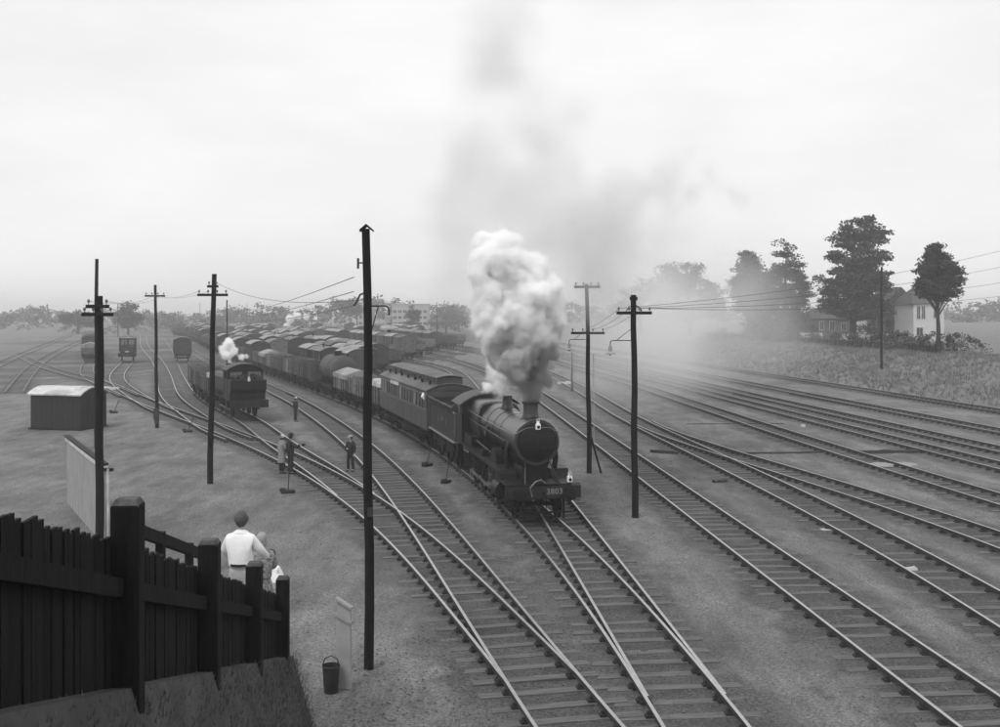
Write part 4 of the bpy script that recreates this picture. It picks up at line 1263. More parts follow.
# ------------------------------------------------------------------ telegraph poles and yard lamps
POLES = {}
def lamp_bracket(e, side_x, z, reach, drop, shade_r, strut_down=True):
    """gooseneck lamp: bracket from the pole at height z, shade hanging at reach"""
    d = 1 if reach > 0 else -1
    br = MB().tube([(side_x, 0, z), (reach - d * .08, 0, z), (reach - d * .02, 0, z - .03), (reach, 0, z - .1), (reach, 0, z - .2)], .018, 6)
    br.tube([(side_x, 0, z + (-.55 if strut_down else .42)), (reach - d * .22, 0, z)], .012, 5)
    b = br.build('lamp_bracket', M_iron, e, smooth=True)
    sh = MB().lathe([(z - .2, .05), (z - .22, .07), (z - .36, .075), (z - .38, .05), (z - .41, .07), (z - .435, shade_r * .75), (z - .46, shade_r), (z - .50, shade_r * 1.02), (z - .48, shade_r * .8), (z - .44, .06)], (reach, 0, 0), 'z', 20, cap=False)
    s_ = sh.build('lamp_shade', M_enamel, e, smooth=40)
    MB().ball((reach, 0, z - .5), .05, 6).build('bulb', M_insul, s_)
def pole(label, px, base_y, top_y, r0=.13, r1=.09, arms=(), lamp=None, cap=False, lean=0.0, rz=0.0, brace=False, Y=None, foot=0.0, name='telegraph_pole', cat='pole', group=None, thin=False):
    """arms: (height in the photograph, width in metres, number of insulators)"""
    if Y is None: p = G(px, base_y)
    else: p = Vector(((px - 500) * Y / F, Y, foot))
    e = empty(name, p, rz); tag(e, label, cat, group)
    Hh = CAM_Z - (top_y - HZ) * p.y / F - p.z
    n = 7
    pts = [(lean * (k / n) + .02 * math.sin(k * 1.7 + px), 0, -.1 + (Hh + .1) * k / n) for k in range(n + 1)]
    MB().tube(pts, [r0 + (r1 - r0) * k / n for k in range(n + 1)], 12).build('shaft', M_pole, e, smooth=40)
    if cap:
        m = MB().prism([(-.14, Hh - .06), (0, Hh + .05), (.14, Hh - .06), (.14, Hh - .02), (0, Hh + .10), (-.14, Hh - .02)], -.12, .12)
        m.v = [(x + lean, y, z) for x, y, z in m.v]
        m.build('cap', M_pole, e)
    ends = []
    for ay, w, ni in arms:
        z = CAM_Z - (ay - HZ) * p.y / F - p.z
        lx = lean * z / Hh
        a = MB().box((lx, -r1 - .045, z), (w, .09, .11)).build('crossarm', M_pole, e, bevel=.01)
        for k in range(ni):
            x = lx - w / 2 + .08 + (w - .16) * k / max(1, ni - 1)
            if abs(x - lx) < .12: continue
            MB().lathe([(z + .05, .014), (z + .11, .014), (z + .12, .04), (z + .17, .045), (z + .21, .03), (z + .22, .0)], (x, -r1 - .045, 0), 'z', 8).build('insulator', M_insul if not thin else M_iron, a)
            ends.append(Vector((p.x + x * math.cos(rz), p.y + x * math.sin(rz) - r1 - .045, p.z + z + .16)))
    if lamp:
        lz, reach, sr = lamp
        z = CAM_Z - (lz - HZ) * p.y / F - p.z
        lamp_bracket(e, lean * z / Hh + (r0 * .8 if reach > 0 else -r0 * .8), z, reach + lean * z / Hh, .2, sr, strut_down=reach > 0)
    if brace:
        m = MB().bar((.55, 0, -.05), (.06, 0, 1.7), .09, .09); m.build('brace', M_pole, e)
    POLES[label] = (e, p, Hh, ends)
    return e
pA = pole('near pole with gabled cap and a shaded lamp over the yard', 369.5, 668, 229, .105, .085, (), (306, .46, .20), cap=True, lean=-.06)
m = MB().tube([(-.08, 0, 7.9), (-.2, 0, 7.85), (-.27, 0, 7.7), (-.33, 0, 7.62)], .02, 6); m.build('wire_bracket', M_iron, pA, smooth=True)
m = MB().box((-.1, 0, 8.55), (.08, .1, .14)); m.cyl((-.24, 0, 8.4), (-.24, 0, 8.62), .025, n=8); m.bar((-.26, 0, 8.52), (0, 0, 8.52), .03, .03); m.build('wire_bracket', M_iron, pA)
MB().box((.03, -.11, 3.3), (.12, .05, .18)).build('junction_box', M_iron, pA)
pB = pole('leaning pole with one long crossarm beside the tank engine', 210, 484, 274, .13, .10, ((286.5, .48, 2), (295, 1.32, 4)), lean=.17)
pC = pole('pole with one crossarm and a notice box near its foot', 157, 428, 285, .12, .085, ((296, 1.3, 4),), lean=-.1)
MB().box((.0, -.14, .9), (.3, .18, .75)).build('notice_box', M_iron, pC)
MB().box((.0, -.14, .45), (.22, .1, .3)).build('notice_box', M_iron, pC)
pD = pole('thick pole with two crossarms above the fence by the grounded van', 99.5, 560, 296, .13, .115, ((306.5, .7, 2), (314.5, .95, 4)), Y=32)
pE = pole('tall bare pole standing just behind the thick fence-side pole', 96.5, 440, 259, .13, .09, (), Y=58)
pF = pole('slim lamp pole with two crossarms right behind the locomotive', 589.5, 473, 284, .12, .085, ((287, 1.2, 4), (333, 1.56, 4)), (339.5, -.86, .15), lean=-.12, brace=True)
MB().tube([(.22, 0, 0), (.18, 0, 5.5)], .02, 6).build('cable_pipe', M_dirtywhite, pF)
pG = pole('stout lamp pole with one crossarm beyond the front of the locomotive', 635, 517, 295, .125, .10, ((313, 1.28, 4),), (340.5, -.86, .19), lean=-.05)
m = MB().lathe([(7.9, .14), (8.02, .15), (8.03, .0)], (-.05, 0, 0), 'z', 10); m.build('cap', M_pole, pG)
m = MB().tube([(.03, 0, 7.7), (.18, 0, 7.62), (.24, 0, 7.5)], .03, 6); m.tube([(-.12, 0, 7.62), (-.2, 0, 7.7), (-.32, 0, 7.5)], .016, 6); m.build('wire_bracket', M_iron, pG, smooth=True)
pH = pole('dark pole on the grass bank in front of the houses', 881.5, 365, 267, .14, .11, (), Y=111, foot=1.35)
pole('slim far pole beside the string of vans', 118, 335, 304, .13, .1, (), Y=300)
pole('hazy lamp post behind the steam by the far tracks', 572, 392, 352, .1, .08, (), Y=98, foot=0)
far = [(437, 341, 302, 'far lamp post near the flat-roofed block'), (200, 330, 303, 'far lamp post beyond the lone van'), (247, 330, 304, 'far lamp post above the open wagons'), (390, 356, 326, 'post standing before the row of yard vans')]
for px, by, ty, lab in far: pole(lab, px, by, ty, .11, .08, ())
rp = random.Random(4)
pole('slim wire pole rising from the wagon rows behind the tank engine', 227, 364, 300, .12, .09, (), Y=150)
for i in range(16):
    px = sorted([262, 276, 300, 318, 331, 345, 412, 424, 448, 455, 220, 232, 180, 306, 291, 340])[i]
    by = rp.uniform(324, 331)
    pole('thin far lamp post, ' + ORD[i] + ' counting from the lone van, among the distant rows', px, by, by - rp.uniform(11, 24), .12, .1, (), group='thin far lamp posts in the yard')

def wire(a, b, sag, label, r=.011, group=None):
    r *= .85
    a, b = Vector(a), Vector(b)
    pts = [a.lerp(b, k / 16) + Vector((0, 0, -sag * 4 * (k / 16) * (1 - k / 16))) for k in range(17)]
    o = MB().tube(pts, r, 4).build('overhead_wire', M_wire)
    tag(o, label, 'wire', group)
gw = POLES['stout lamp pole with one crossarm beyond the front of the locomotive'][3]
offp = Vector((24.0, 44.0, 9.9))
for k, g in enumerate(gw):
    wire(g, at(1090 + 8 * k, (226, 244, 262, 278)[k], 58), .6, ['uppermost', 'second', 'third', 'lowest'][k] + ' wire running from the stout lamp pole over the grass bank', .013)
gf = POLES['slim lamp pole with two crossarms right behind the locomotive'][3]
for k, g in enumerate(gf[-3:]):
    wire(gw[k] if k < len(gw) else gw[-1], g, .12, ['first', 'second', 'third'][k] + ' wire strung between the two lamp poles', .009)
pa, pb, pc, pd = POLES['near pole with gabled cap and a shaded lamp over the yard'], POLES['leaning pole with one long crossarm beside the tank engine'], POLES['pole with one crossarm and a notice box near its foot'], POLES['thick pole with two crossarms above the fence by the grounded van']
for k in range(3):
    wire(pa[1] + Vector((-.33, 0, 7.62 + .3 * k)), at(227, 311 - 3.5 * k, 150), .8, ['lowest', 'middle', 'top'][k] + ' of the wires from the gabled pole down into the yard', .012)
wire(pb[3][1], pa[1] + Vector((-.1, 0, 7.75)), .35, 'wire from the leaning pole to the gabled pole', .011)
for k in range(2):
    wire(pc[3][k], pb[3][2 + k] if len(pb[3]) > 2 + k else pb[3][-1], .3, ['lower', 'upper'][k] + ' wire between the leaning pole and the notice-box pole', .009)
    wire(pd[3][k], pc[3][k + 2] if len(pc[3]) > k + 2 else pc[3][-1], .3, ['near', 'far'][k] + ' wire between the thick pole and the notice-box pole', .009)

# ------------------------------------------------------------------ fence along the stepped path
FX = lambda Y: -2.088 - .0863 * Y
FT = lambda Y: 6.12 - .313 * (Y - 7.6)         # post tops
fence = empty('plank_fence', (FX(7.6), 7.6, FT(7.6) - 2))
tag(fence, 'black tarred plank fence with capped posts running down to the yard', 'fence')
bpy.context.view_layer.update()
inv = fence.matrix_world.inverted()
def fmesh(m): return m.xf(inv)
FD = Vector((-.0863, 1, -.313)).normalized(); FN = Vector((1, .0863, 0)).normalized()
r = random.Random(21)
for k in range(5):
    Y = 4.5 + 3.1 * k
    w = .205
    m = MB().box((FX(Y) + .05, Y, FT(Y) - 1.2), (w, w * .9, 2.4), Matrix.Rotation(.086, 3, 'Z'))
    po = fmesh(m).build('post', M_fence, fence, bevel=.015)
    m = MB().box((FX(Y) + .05, Y, FT(Y) + .012), (w * .98, w * .88, .05), Matrix.Rotation(.086, 3, 'Z'), taper=.7)
    fmesh(m).build('post_cap', M_fenceworn, po)
Y = 4.4
while Y < 17.0:
    nxt = Y + .112
    t = FT(Y) - .27 - .02 * max(0, 8 - Y) + r.uniform(-.025, .02)
    m = MB()
    x = FX(Y) - .06 + r.uniform(-.008, .008)
    hh = 2.1
    m.box((x, Y, t - hh / 2), (.026, .104, hh), Matrix.Rotation(.086 + r.uniform(-.02, .02), 3, 'Z'))
    fmesh(m).build('paling', M_fence, fence)
    Y = nxt
for dz, hgt in ((-.62, .13), (-1.75, .13)):
    for k in range(4):
        a, b_ = 4.5 + 3.1 * k + .1, 4.5 + 3.1 * (k + 1) - .1
        m = MB().bar((FX(a), a, FT(a) + dz), (FX(b_), b_, FT(b_) + dz), .09, hgt)
        fmesh(m).build('rail', M_fence, fence)
m = MB().box((FX(17.05) + .02, 17.05, FT(17.05) - 1.4), (.14, .14, 2.5)); fmesh(m).build('end_post', M_fence, fence)
# handrail on the far side of the path
HX = lambda Y: -3.46 - .0863 * Y
HT = lambda Y: 4.74 - .306 * (Y - 13.3)
hr = empty('path_handrail', (HX(13.3), 13.3, HT(13.3) - 1)); tag(hr, 'dark timber handrail on the far side of the sloping path', 'handrail')
bpy.context.view_layer.update(); inv2 = hr.matrix_world.inverted()
m = MB().bar((HX(12.6), 12.6, HT(12.6)), (HX(18.6), 18.6, HT(18.6)), .1, .15); m.xf(inv2).build('top_rail', M_fence, hr)
m = MB().bar((HX(12.6), 12.6, HT(12.6) - .5), (HX(18.6), 18.6, HT(18.6) - .5), .06, .1); m.xf(inv2).build('mid_rail', M_fence, hr)
for k in range(4):
    Y = 12.7 + 1.9 * k
    m = MB().box((HX(Y), Y, HT(Y) - .45), (.11, .11, 1.1)); m.xf(inv2).build('post', M_fence, hr)
# the path and the bank it lies on
PZ = lambda Y: 2.75 - .306 * (Y - 15.4)
m = MB()
for k in range(40):
    Y = 1.0 + .55 * k; z = max(PZ(Y), .02)
    if PZ(Y) < .02 or Y > 18.4: break
    m.box(((FX(Y) + HX(Y)) / 2 - .06, Y + .27, z - .3), (1.2, .56, .6))
o = m.build('path', M_concrete); tag(o, 'stepped concrete path between the tarred fence and the handrail', 'path', kind='structure')
m = MB()
prof = lambda Y: [(HX(Y) - .3 - max(0, PZ(Y)) * 1.5, 0), (HX(Y) - .3, PZ(Y) - .35), (FX(Y) + .12, PZ(Y) - .35), (FX(Y) + .12 + max(0, PZ(Y)) * .30, 0)]
ys = np.arange(-3, 18.6, 1.0)
for Y in ys:
    zz = max(PZ(Y) - .35, .0)
    m.v += [(HX(Y) - .3 - zz * 1.4, Y, -.05), (HX(Y) - .3, Y, zz), (FX(Y) + .1, Y, zz), (FX(Y) + .1 + zz * .28, Y, -.05)]
for k in range(len(ys) - 1):
    for j in range(3): m.f.append((k * 4 + j, k * 4 + j + 1, k * 4 + j + 5, k * 4 + j + 4)); m.m.append(0)
m.f.append(tuple(range(len(m.v) - 4, len(m.v)))); m.m.append(0)
o = m.build('path_bank', M_earth); tag(o, 'earth bank carrying the stepped path and fence', 'bank', kind='structure')

# ------------------------------------------------------------------ small buildings and things on the yard
g = G(81, 431)
hut = empty('grounded_van_body', g + Vector((-1.55, 1.9, 0)), 1.3); hut.scale = (.95, .95, .93); tag(hut, 'dark grounded van body with white arched roof, used as a hut', 'hut')
for sx in (-1, 1):
    m = MB()
    k = 0; y = 1.9
    while y > -1.85:
        m.box((sx * 1.35, y - .1, 1.25), (.05 + .012 * (k % 2), .2, 2.4)); y -= .21; k += 1
    m.build('side', M_hut, hut)
for y in (-1.9, 1.9):
    m = MB().prism(arcroof(1.36, 2.4, 2.78) + [(-1.36, .05), (1.36, .05)], y - .03, y + .03)
    for x in (-1.3, -.45, .45, 1.3): m.box((x, y - .05, 1.25), (.09, .06, 2.35))
    m.build('end', M_hut, hut)
MB().box((1.40, 1.1, 1.95), (.03, .5, .55)).build('window', M_paleglass, hut)
a, b_ = arcroof(1.52, 2.42, 2.90), arcroof(1.5, 2.33, 2.82)
MB().prism(a + b_[::-1], -2.1, 2.1).build('roof', M_dirtywhite, hut, smooth=35)
MB().box((0, 0, .04), (2.9, 4.1, .1)).build('sill_beam', M_frame, hut)
sc_ = empty('board_screen', (-12.6, 33.5, 0)); tag(sc_, 'grey board screen with white coping behind the thick pole', 'screen')
u = Vector((-.495, .869, 0))
for k in range(34):
    c = u * (.13 + .26 * k)
    MB().box((c.x, c.y, 1.22), (.03, .25, 2.44), Matrix.Rotation(math.atan2(-u.x, u.y), 3, 'Z')).build('board', M_board, sc_)
m = MB().bar(Vector((0, 0, 2.5)), u * 8.9 + Vector((0, 0, 2.5)), .16, .14); m.build('coping', M_dirtywhite, sc_)
m = MB().bar(Vector((0, 0, 2.62)), u * 8.9 + Vector((0, 0, 2.62)), .22, .05); m.build('coping_cap', M_frame, sc_)
MB().cyl((.14, -.1, 0), (.14, -.1, 2.5), .045, n=10).build('end_pipe', M_dirtywhite, sc_)
MB().box((.1, -.05, 2.46), (.34, .14, .09)).build('bracket', M_frame, sc_)

# marker post at the lower edge of the photograph
mp_ = empty('marker_board', G(344, 688), -.25); tag(mp_, 'grey marker board with two sloping caps standing on the ash', 'marker board')
MB().prism([(-.15, 0), (.15, 0), (.15, 1.30), (-.15, 1.42)], -.05, .05).build('board', M_board, mp_, bevel=.006)
MB().prism([(-.17, 1.45), (.18, 1.29), (.18, 1.345), (-.17, 1.505)], -.09, .07).build('cap', M_concrete, mp_)
MB().prism([(-.14, 1.44), (.15, 1.33), (.15, 1.60), (-.14, 1.72)], -.03, .03).build('upper_board', M_board, mp_)
MB().prism([(-.16, 1.76), (.18, 1.58), (.18, 1.63), (-.16, 1.81)], -.08, .06).build('upper_cap', M_concrete, mp_)
bk = empty('fire_bucket', G(331, 692)); tag(bk, 'small dark bucket standing beside the grey marker board', 'bucket')
MB().lathe([(0, .13), (.02, .14), (.5, .17), (.52, .18), (.54, .165), (.1, .12)], (0, 0, 0), 'z', 16).build('pail', M_rust, bk, smooth=40)
MB().tube([(-.17, 0, .52), (-.12, 0, .66), (0, 0, .72), (.12, 0, .66), (.17, 0, .52)], .012, 6).build('handle', M_iron, bk)

def point_lever(px, py, label, rz=0, lean=.35):
    e = empty('point_lever', G(px, py), rz); tag(e, label, 'lever', 'hand point levers in the yard')
    MB().box((0, 0, .06), (.55, .3, .14)).build('base', M_rust, e, bevel=.02)
    MB().tube([(0, 0, .1), (lean * .5, 0, .5), (lean, 0, .95)], [.025, .02, .028], 8).build('lever_arm', M_rust, e)
    MB().lathe([(.1, .13), (.2, .13), (.22, .1)], (-.22, 0, 0), 'z', 12).build('weight', M_rust, e)
point_lever(288, 493, 'point lever on the ash below the two photographers', .4, .05)
point_lever(427, 466, 'point lever between the locomotive train and the siding, nearer the coach', 1.0)
point_lever(446, 483, 'point lever between the locomotive train and the siding, nearer the locomotive', 1.2)
point_lever(188, 432, 'point lever on the ash between the two tall poles', .2)
point_lever(114, 413, 'point lever beside the grounded van body', .2)
point_lever(125, 390, 'point lever between the legs of the siding points', .6)

def scrap(px, py, L, w, hgt, rz, label, name, cat, mt, seed):
    r = random.Random(seed)
    m = MB()
    k = 6
    vs = []
    for i in range(k + 1):
        t = i / k - .5
        cx, cyy = t * L, r.uniform(-.06, .06) * L * .3
        ww = w * (1 - .5 * abs(t) * 2 * r.uniform(.2, 1)) / 2
        vs += [(cx, cyy - ww, 0), (cx, cyy - ww * .7, hgt * r.uniform(.5, 1)), (cx, cyy + ww * .7, hgt * r.uniform(.5, 1)), (cx, cyy + ww, 0)]
    fs = []
    for i in range(k):
        for j in range(3): fs.append((i * 4 + j, i * 4 + j + 1, i * 4 + j + 5, i * 4 + j + 4))
    fs += [(0, 1, 2, 3), (k * 4 + 3, k * 4 + 2, k * 4 + 1, k * 4)]
    m.add(vs, fs)
    o = m.build(name, mt); o.location = G(px, py); o.rotation_euler = (0, 0, rz); tag(o, label, cat)
scrap(664, 453, 1.5, .3, .16, -.5, 'dark bent scrap bar lying between two tracks', 'scrap_bar', 'scrap', M_rust, 1)
scrap(886, 453, 3.6, .5, .2, .1, 'dark heap of old timber beside the nearest main line', 'timber_heap', 'timber', M_rust, 2)
scrap(735, 424, 6.5, .3, .06, .05, 'dark sunken timber crossing lying flat in the ash', 'timber_crossing', 'timber', M_rust, 3)
scrap(780, 453, 4.5, .3, .07, .08, 'low dark timber lying where the tracks divide', 'timber_baulk', 'timber', M_rust, 4)
scrap(720, 482, .7, .3, .12, .4, 'small dark lump of coal beside the points track', 'coal_lump', 'coal', M_coal, 5)
scrap(108, 389.5, 2.6, .9, .3, -.2, 'pale heap of spilled lime between the siding points', 'lime_heap', 'heap', M_litter, 6)
scrap(907, 570, .55, .3, .1, .2, 'white scrap of paper on the ash near the frame edge track', 'paper_scrap', 'litter', M_litter, 7)
scrap(829, 530, .6, .35, .07, .1, 'white scrap of paper beside the points track', 'paper_scrap', 'litter', M_litter, 8)
scrap(565, 384, 1.6, .6, .3, .1, 'pale sheet lying on the ash behind the steam', 'pale_sheet', 'litter', M_litter, 9)
scrap(890, 465, 2.6, 1.2, .1, .1, 'spread of pale ash beside the nearest main line', 'ash_heap', 'heap', M_concrete, 10)
scrap(803, 427, .3, .25, .2, 0, 'small white stone between two main line tracks', 'white_stone', 'stone', M_litter, 12)
# loose cinders over the near ash
m = MB(); r = random.Random(77)
for k in range(9000):
    px, py = r.uniform(20, 990), 400 + 330 * r.random() ** .8
    p = G(px, py)
    if p.x < -3 and p.y < 20: continue
    s_ = r.uniform(.01, .032) * (1.5 if r.random() < .06 else 1)
    m.box((p.x, p.y, s_ * .3), (s_, s_ * r.uniform(.6, 1.4), s_ * .8), Matrix.Rotation(r.uniform(0, 3), 3, (r.random(), r.random(), 1)))
o = m.build('loose_cinders', mat('cinder', .14, .9, .6, 40)); tag(o, 'loose cinders scattered over the yard ash', 'gravel', kind='stuff')
# ------------------------------------------------------------------ people
def skin_mesh(name, chains, mt, parent, sub=1):
    """chains: list of (start key or None, [(point, radius), ...]); grown with a Skin modifier into one surface"""
    vs, es, rad, roots = [], [], [], []
    named = {}
    for start, pts in chains:
        prev = named.get(start) if start is not None else None
        for item in pts:
            p, rr = item[0], item[1]
            vs.append(p); rad.append(rr); i = len(vs) - 1
            if len(item) > 2: named[item[2]] = i
            if prev is not None: es.append((prev, i))
            else: roots.append(i)
            prev = i
    me = bpy.data.meshes.new(name)
    me.from_pydata([tuple(v) for v in vs], es, [])
    o = bpy.data.objects.new(name, me)
    col.objects.link(o)
    if parent is not None: o.parent = parent
    o.modifiers.new('skin', 'SKIN').use_smooth_shade = True
    if not me.skin_vertices: me.skin_vertices.new() if hasattr(me.skin_vertices, 'new') else None
    sv = me.skin_vertices[0].data
    for i, rr in enumerate(rad):
        sv[i].radius = (rr, rr) if not isinstance(rr, tuple) else rr
        sv[i].use_root = i in roots
    ss = o.modifiers.new('sub', 'SUBSURF'); ss.levels = sub; ss.render_levels = sub
    bpy.context.view_layer.update()
    dg = bpy.context.evaluated_depsgraph_get()
    fin = bpy.data.meshes.new_from_object(o.evaluated_get(dg))
    o.modifiers.clear()
    o.data = fin
    fin.materials.clear(); fin.materials.append(mt)
    return o
def person(label, loc, rz, height=1.75, top=None, legs=None, coat=None, hat=None, hair=None, arms='down', skirt=None, lean=0.0, bag=None, belt=False, group=None, stance=.1, rolled=False):
    e = empty('person', loc, rz)
    e.scale = (height / 1.78,) * 3
    tag(e, label, 'person', group)
    V = Vector
    sh = 1.44
    A = {'down': [((.215, -.01, 1.16), (.235, .05, .90)), ((-.215, -.01, 1.16), (-.235, .05, .90))],
         'camera': [((.24, .10, 1.2), (.11, .27, 1.46)), ((-.24, .10, 1.2), (-.11, .27, 1.46))],
         'point': [((.25, .12, 1.2), (.42, .30, 1.3)), ((-.24, -.02, 1.16), (-.2, .10, .92))],
         'watch': [((.24, .02, 1.16), (.06, .2, 1.14)), ((-.24, -.02, 1.16), (-.25, .05, .90))],
         'front': [((.23, .06, 1.16), (.1, .28, 1.1)), ((-.23, .06, 1.16), (-.1, .28, 1.1))],
         'rail': [((.27, .08, 1.2), (.28, .32, 1.05)), ((-.27, .08, 1.2), (-.28, .32, 1.05))]}[arms]
    L = lambda p: V((p[0], p[1] + lean * max(0, p[2] - .95), p[2]))
    hd = L((0, .02, 1.66))
    body = [(None, [(L((0, 0, .95)), .10, 'pel'), (L((0, -.005, 1.12)), .095), (L((0, -.01, 1.32)), .115, 'chest'), (L((0, 0, 1.47)), .06), (L((0, .01, 1.545)), .052), (L((0, .02, 1.62)), (.075, .088)), (L((0, .022, 1.70)), (.074, .09)), (L((0, .01, 1.765)), (.045, .055))])]
    for s_ in (0, 1):
        sg = 1 if s_ == 0 else -1
        el, wr = A[s_]
        body.append(('chest', [(L((sg * .17, 0, sh - .02)), .062), (L(el), .043), (L(wr), .031, 'w%d' % s_)]))
        d = (L(wr) - L(el)).normalized()
        palm = L(wr) + d * .055
        body.append(('w%d' % s_, [(palm, (.034, .02))]))
        side = d.cross(V((0, 1, 0)) if abs(d.y) < .7 else V((0, 0, 1))).normalized()
        for f_ in range(4):
            b0 = palm + side * (.027 - .018 * f_) + d * .01
            ln = (.07, .08, .075, .06)[f_]
            curl = V((-sg * .25, .35, 0)) * .02
            body.append((None, [(b0, .0095), (b0 + d * ln * .55 + curl * .5, .0085), (b0 + d * ln * .9 + curl * 1.6, .007)]))
        t0 = palm + side * .03 - d * .02
        body.append((None, [(t0, .011), (t0 + side * .025 + d * .035, .0095), (t0 + side * .03 + d * .06, .008)]))
        body.append(('pel', [(V((sg * .09, 0, .88)), .085), (V((sg * stance, .015, .5)), .056), (V((sg * (stance + .01), -.02, .1)), .04), (V((sg * (stance + .02), .1, .045)), (.035, .04))]))
        body.append((None, [(hd + V((sg * .078, .0, .0)), (.02, .012)), (hd + V((sg * .082, -.005, .03)), (.018, .010))]))      # ears
    body.append((None, [(hd + V((0, .085, .03)), .010), (hd + V((0, .105, -.005)), .014)]))                                          # nose
    skin_mesh('body', body, M_skin, e)
    ey = MB()
    for sg in (-1, 1): ey.ball(hd + V((sg * .032, .082, .03)), .011, 5)
    ey.box(hd + V((0, .085, -.045)), (.045, .01, .008))
    ey.build('facial_features', M_hairdk, e)
    f = 1.0
    up = coat or top
    jk = up is M_suit or coat
    ch = [(None, ([(L((0, 0, .84)), (.17, .15))] if jk else [(L((0, 0, .985)), (.19, .165))]) + [(L((0, 0, 1.0)), (.195, .165), 'pel'), (L((0, -.005, 1.15)), (.20, .16)), (L((0, -.015, 1.34)), (.19, .15), 'chest'), (L((0, -.01, 1.455)), (.12, .1)), (L((0, 0, 1.53)), .07)])]
    for s_ in (0, 1):
        sg = 1 if s_ == 0 else -1
        el, wr = A[s_]
        w2 = L(el).lerp(L(wr), .25 if rolled else .95)
        ch.append(('chest', [(L((sg * .175, -.005, sh - .045)), .082), (L((sg * .2, 0, sh - .12)).lerp(L(el), .4), .08), (L(el), .07), (w2, .056)]))
    skin_mesh('jacket' if coat or up is M_suit else 'shirt', ch, up, e, 2)
    if coat:      # long coat skirt
        m = MB().lathe([(1.1, .165), (.95, .19), (.7, .215), (.52, .235), (.51, .2), (.9, .15)], (0, -.01, 0), 'z', 16, cap=False)
        m.v = [(x, y * .8, z) for x, y, z in m.v]
        m.build('coat_skirt', coat, e, smooth=True)
    if skirt:
        m = MB().lathe([(1.08, .13), (.98, .16), (.8, .2), (.5, .27), (.42, .29), (.42, .26), (.8, .16)], (0, 0, 0), 'z', 18, cap=False)
        m.v = [(x, y * .8, z) for x, y, z in m.v]
        m.build('skirt', skirt, e, smooth=True)
    if legs:
        tr = [(None, [(V((0, 0, 1.06)), (.155, .135)), (V((0, 0, .96)), (.17, .145), 'pel')])]
        for sg in (-1, 1): tr.append(('pel', [(V((sg * .092, 0, .86)), .105), (V((sg * stance, .015, .5)), .085), (V((sg * (stance + .01), -.02, .09)), .075)]))
        skin_mesh('trousers', tr, legs, e)
    if belt:
        m = MB().lathe([(1.005, .166), (1.005, .178), (1.045, .178), (1.045, .166)], (0, 0, 0), 'z', 20, cap=False)
        m.v = [(x * 1.0, y * .88, z) for x, y, z in m.v]
        m.build('belt', M_belt, e, smooth=True)
    for sg in (-1, 1):
        m = MB().ball((sg * (stance + .02), .06, .045), .06, 7, (.75, 2.2, .75)); m.build('shoe', M_shoe, e, smooth=True)
    if hair is not None:
        m = MB().ball(hd + V((0, -.024, .012)), .108, 9, (.92, 1.06, 1.12))
        rr = random.Random(int(height * 1000))
        m.v = [(x + rr.uniform(-.008, .008), y + rr.uniform(-.008, .008), z + rr.uniform(-.008, .008)) for x, y, z in m.v if True]
        keep = [i for i, fc in enumerate(m.f) if not (sum(m.v[k][1] for k in fc) / len(fc) > hd.y + .045 and sum(m.v[k][2] for k in fc) / len(fc) < hd.z + .06)]
        m.f = [m.f[i] for i in keep]; m.m = [m.m[i] for i in keep]
        if skirt: m.ball(hd + V((0, -.06, -.06)), .085, 8, (1.05, .75, 1.0))
        m.build('hair', hair, e, smooth=80)
    if hat == 'cap':
        m = MB().ball(hd + V((0, -.005, .075)), .112, 8, (1.0, 1.1, .55)); m.box(hd + V((0, .105, .05)), (.15, .1, .014), Matrix.Rotation(-.25, 3, 'X'))
        m.build('cap', M_cap, e, smooth=50)
    elif hat == 'trilby':
        m = MB().lathe([(.04, .16), (.048, .165), (.05, .1), (.12, .095), (.155, .08), (.15, .0)], hd, 'z', 16); m.build('hat', M_suit, e, smooth=40)
    elif hat == 'pale':
        m = MB().lathe([(.03, .13), (.045, .135), (.06, .1), (.11, .092), (.14, .06), (.145, 0)], hd, 'z', 16); m.build('hat', M_dirtywhite, e, smooth=50)
    return e
# group of watchers on the path, backs to the camera
px_, Yp = 241, 15.4
man = person('man in white shirt and pale trousers watching from the fence, back turned', ((px_ - 500) * Yp / F, Yp, PZ(Yp) + .02), -.1, 1.80, top=M_shirt, legs=M_flannel, hair=M_hairmid, arms='rail', belt=True, lean=.02)
person('fair haired woman in patterned dress beside the man in white shirt', ((261.5 - 500) * 17.4 / F, 17.4, PZ(17.4) + .02), .35, 1.68, top=M_dress, skirt=M_dress, hair=M_hairfair, arms='front')
kid = person('dark haired child in white top holding a paper at the fence end', ((271 - 500) * 18.2 / F, 18.2, PZ(18.2) + .02), -.3, 1.46, top=M_shirt, skirt=M_flannel, hair=M_hairdk, arms='front')
o = MB().box((0, 0, 0), (.26, .19, .006)).build('sheet_of_paper', M_paper)
o.location = ((275.5 - 500) * 18.0 / F, 18.0, CAM_Z - (578 - HZ) * 18.0 / F); o.rotation_euler = (.9, .35, .5)
tag(o, 'white sheet of paper held by the dark haired child', 'paper')
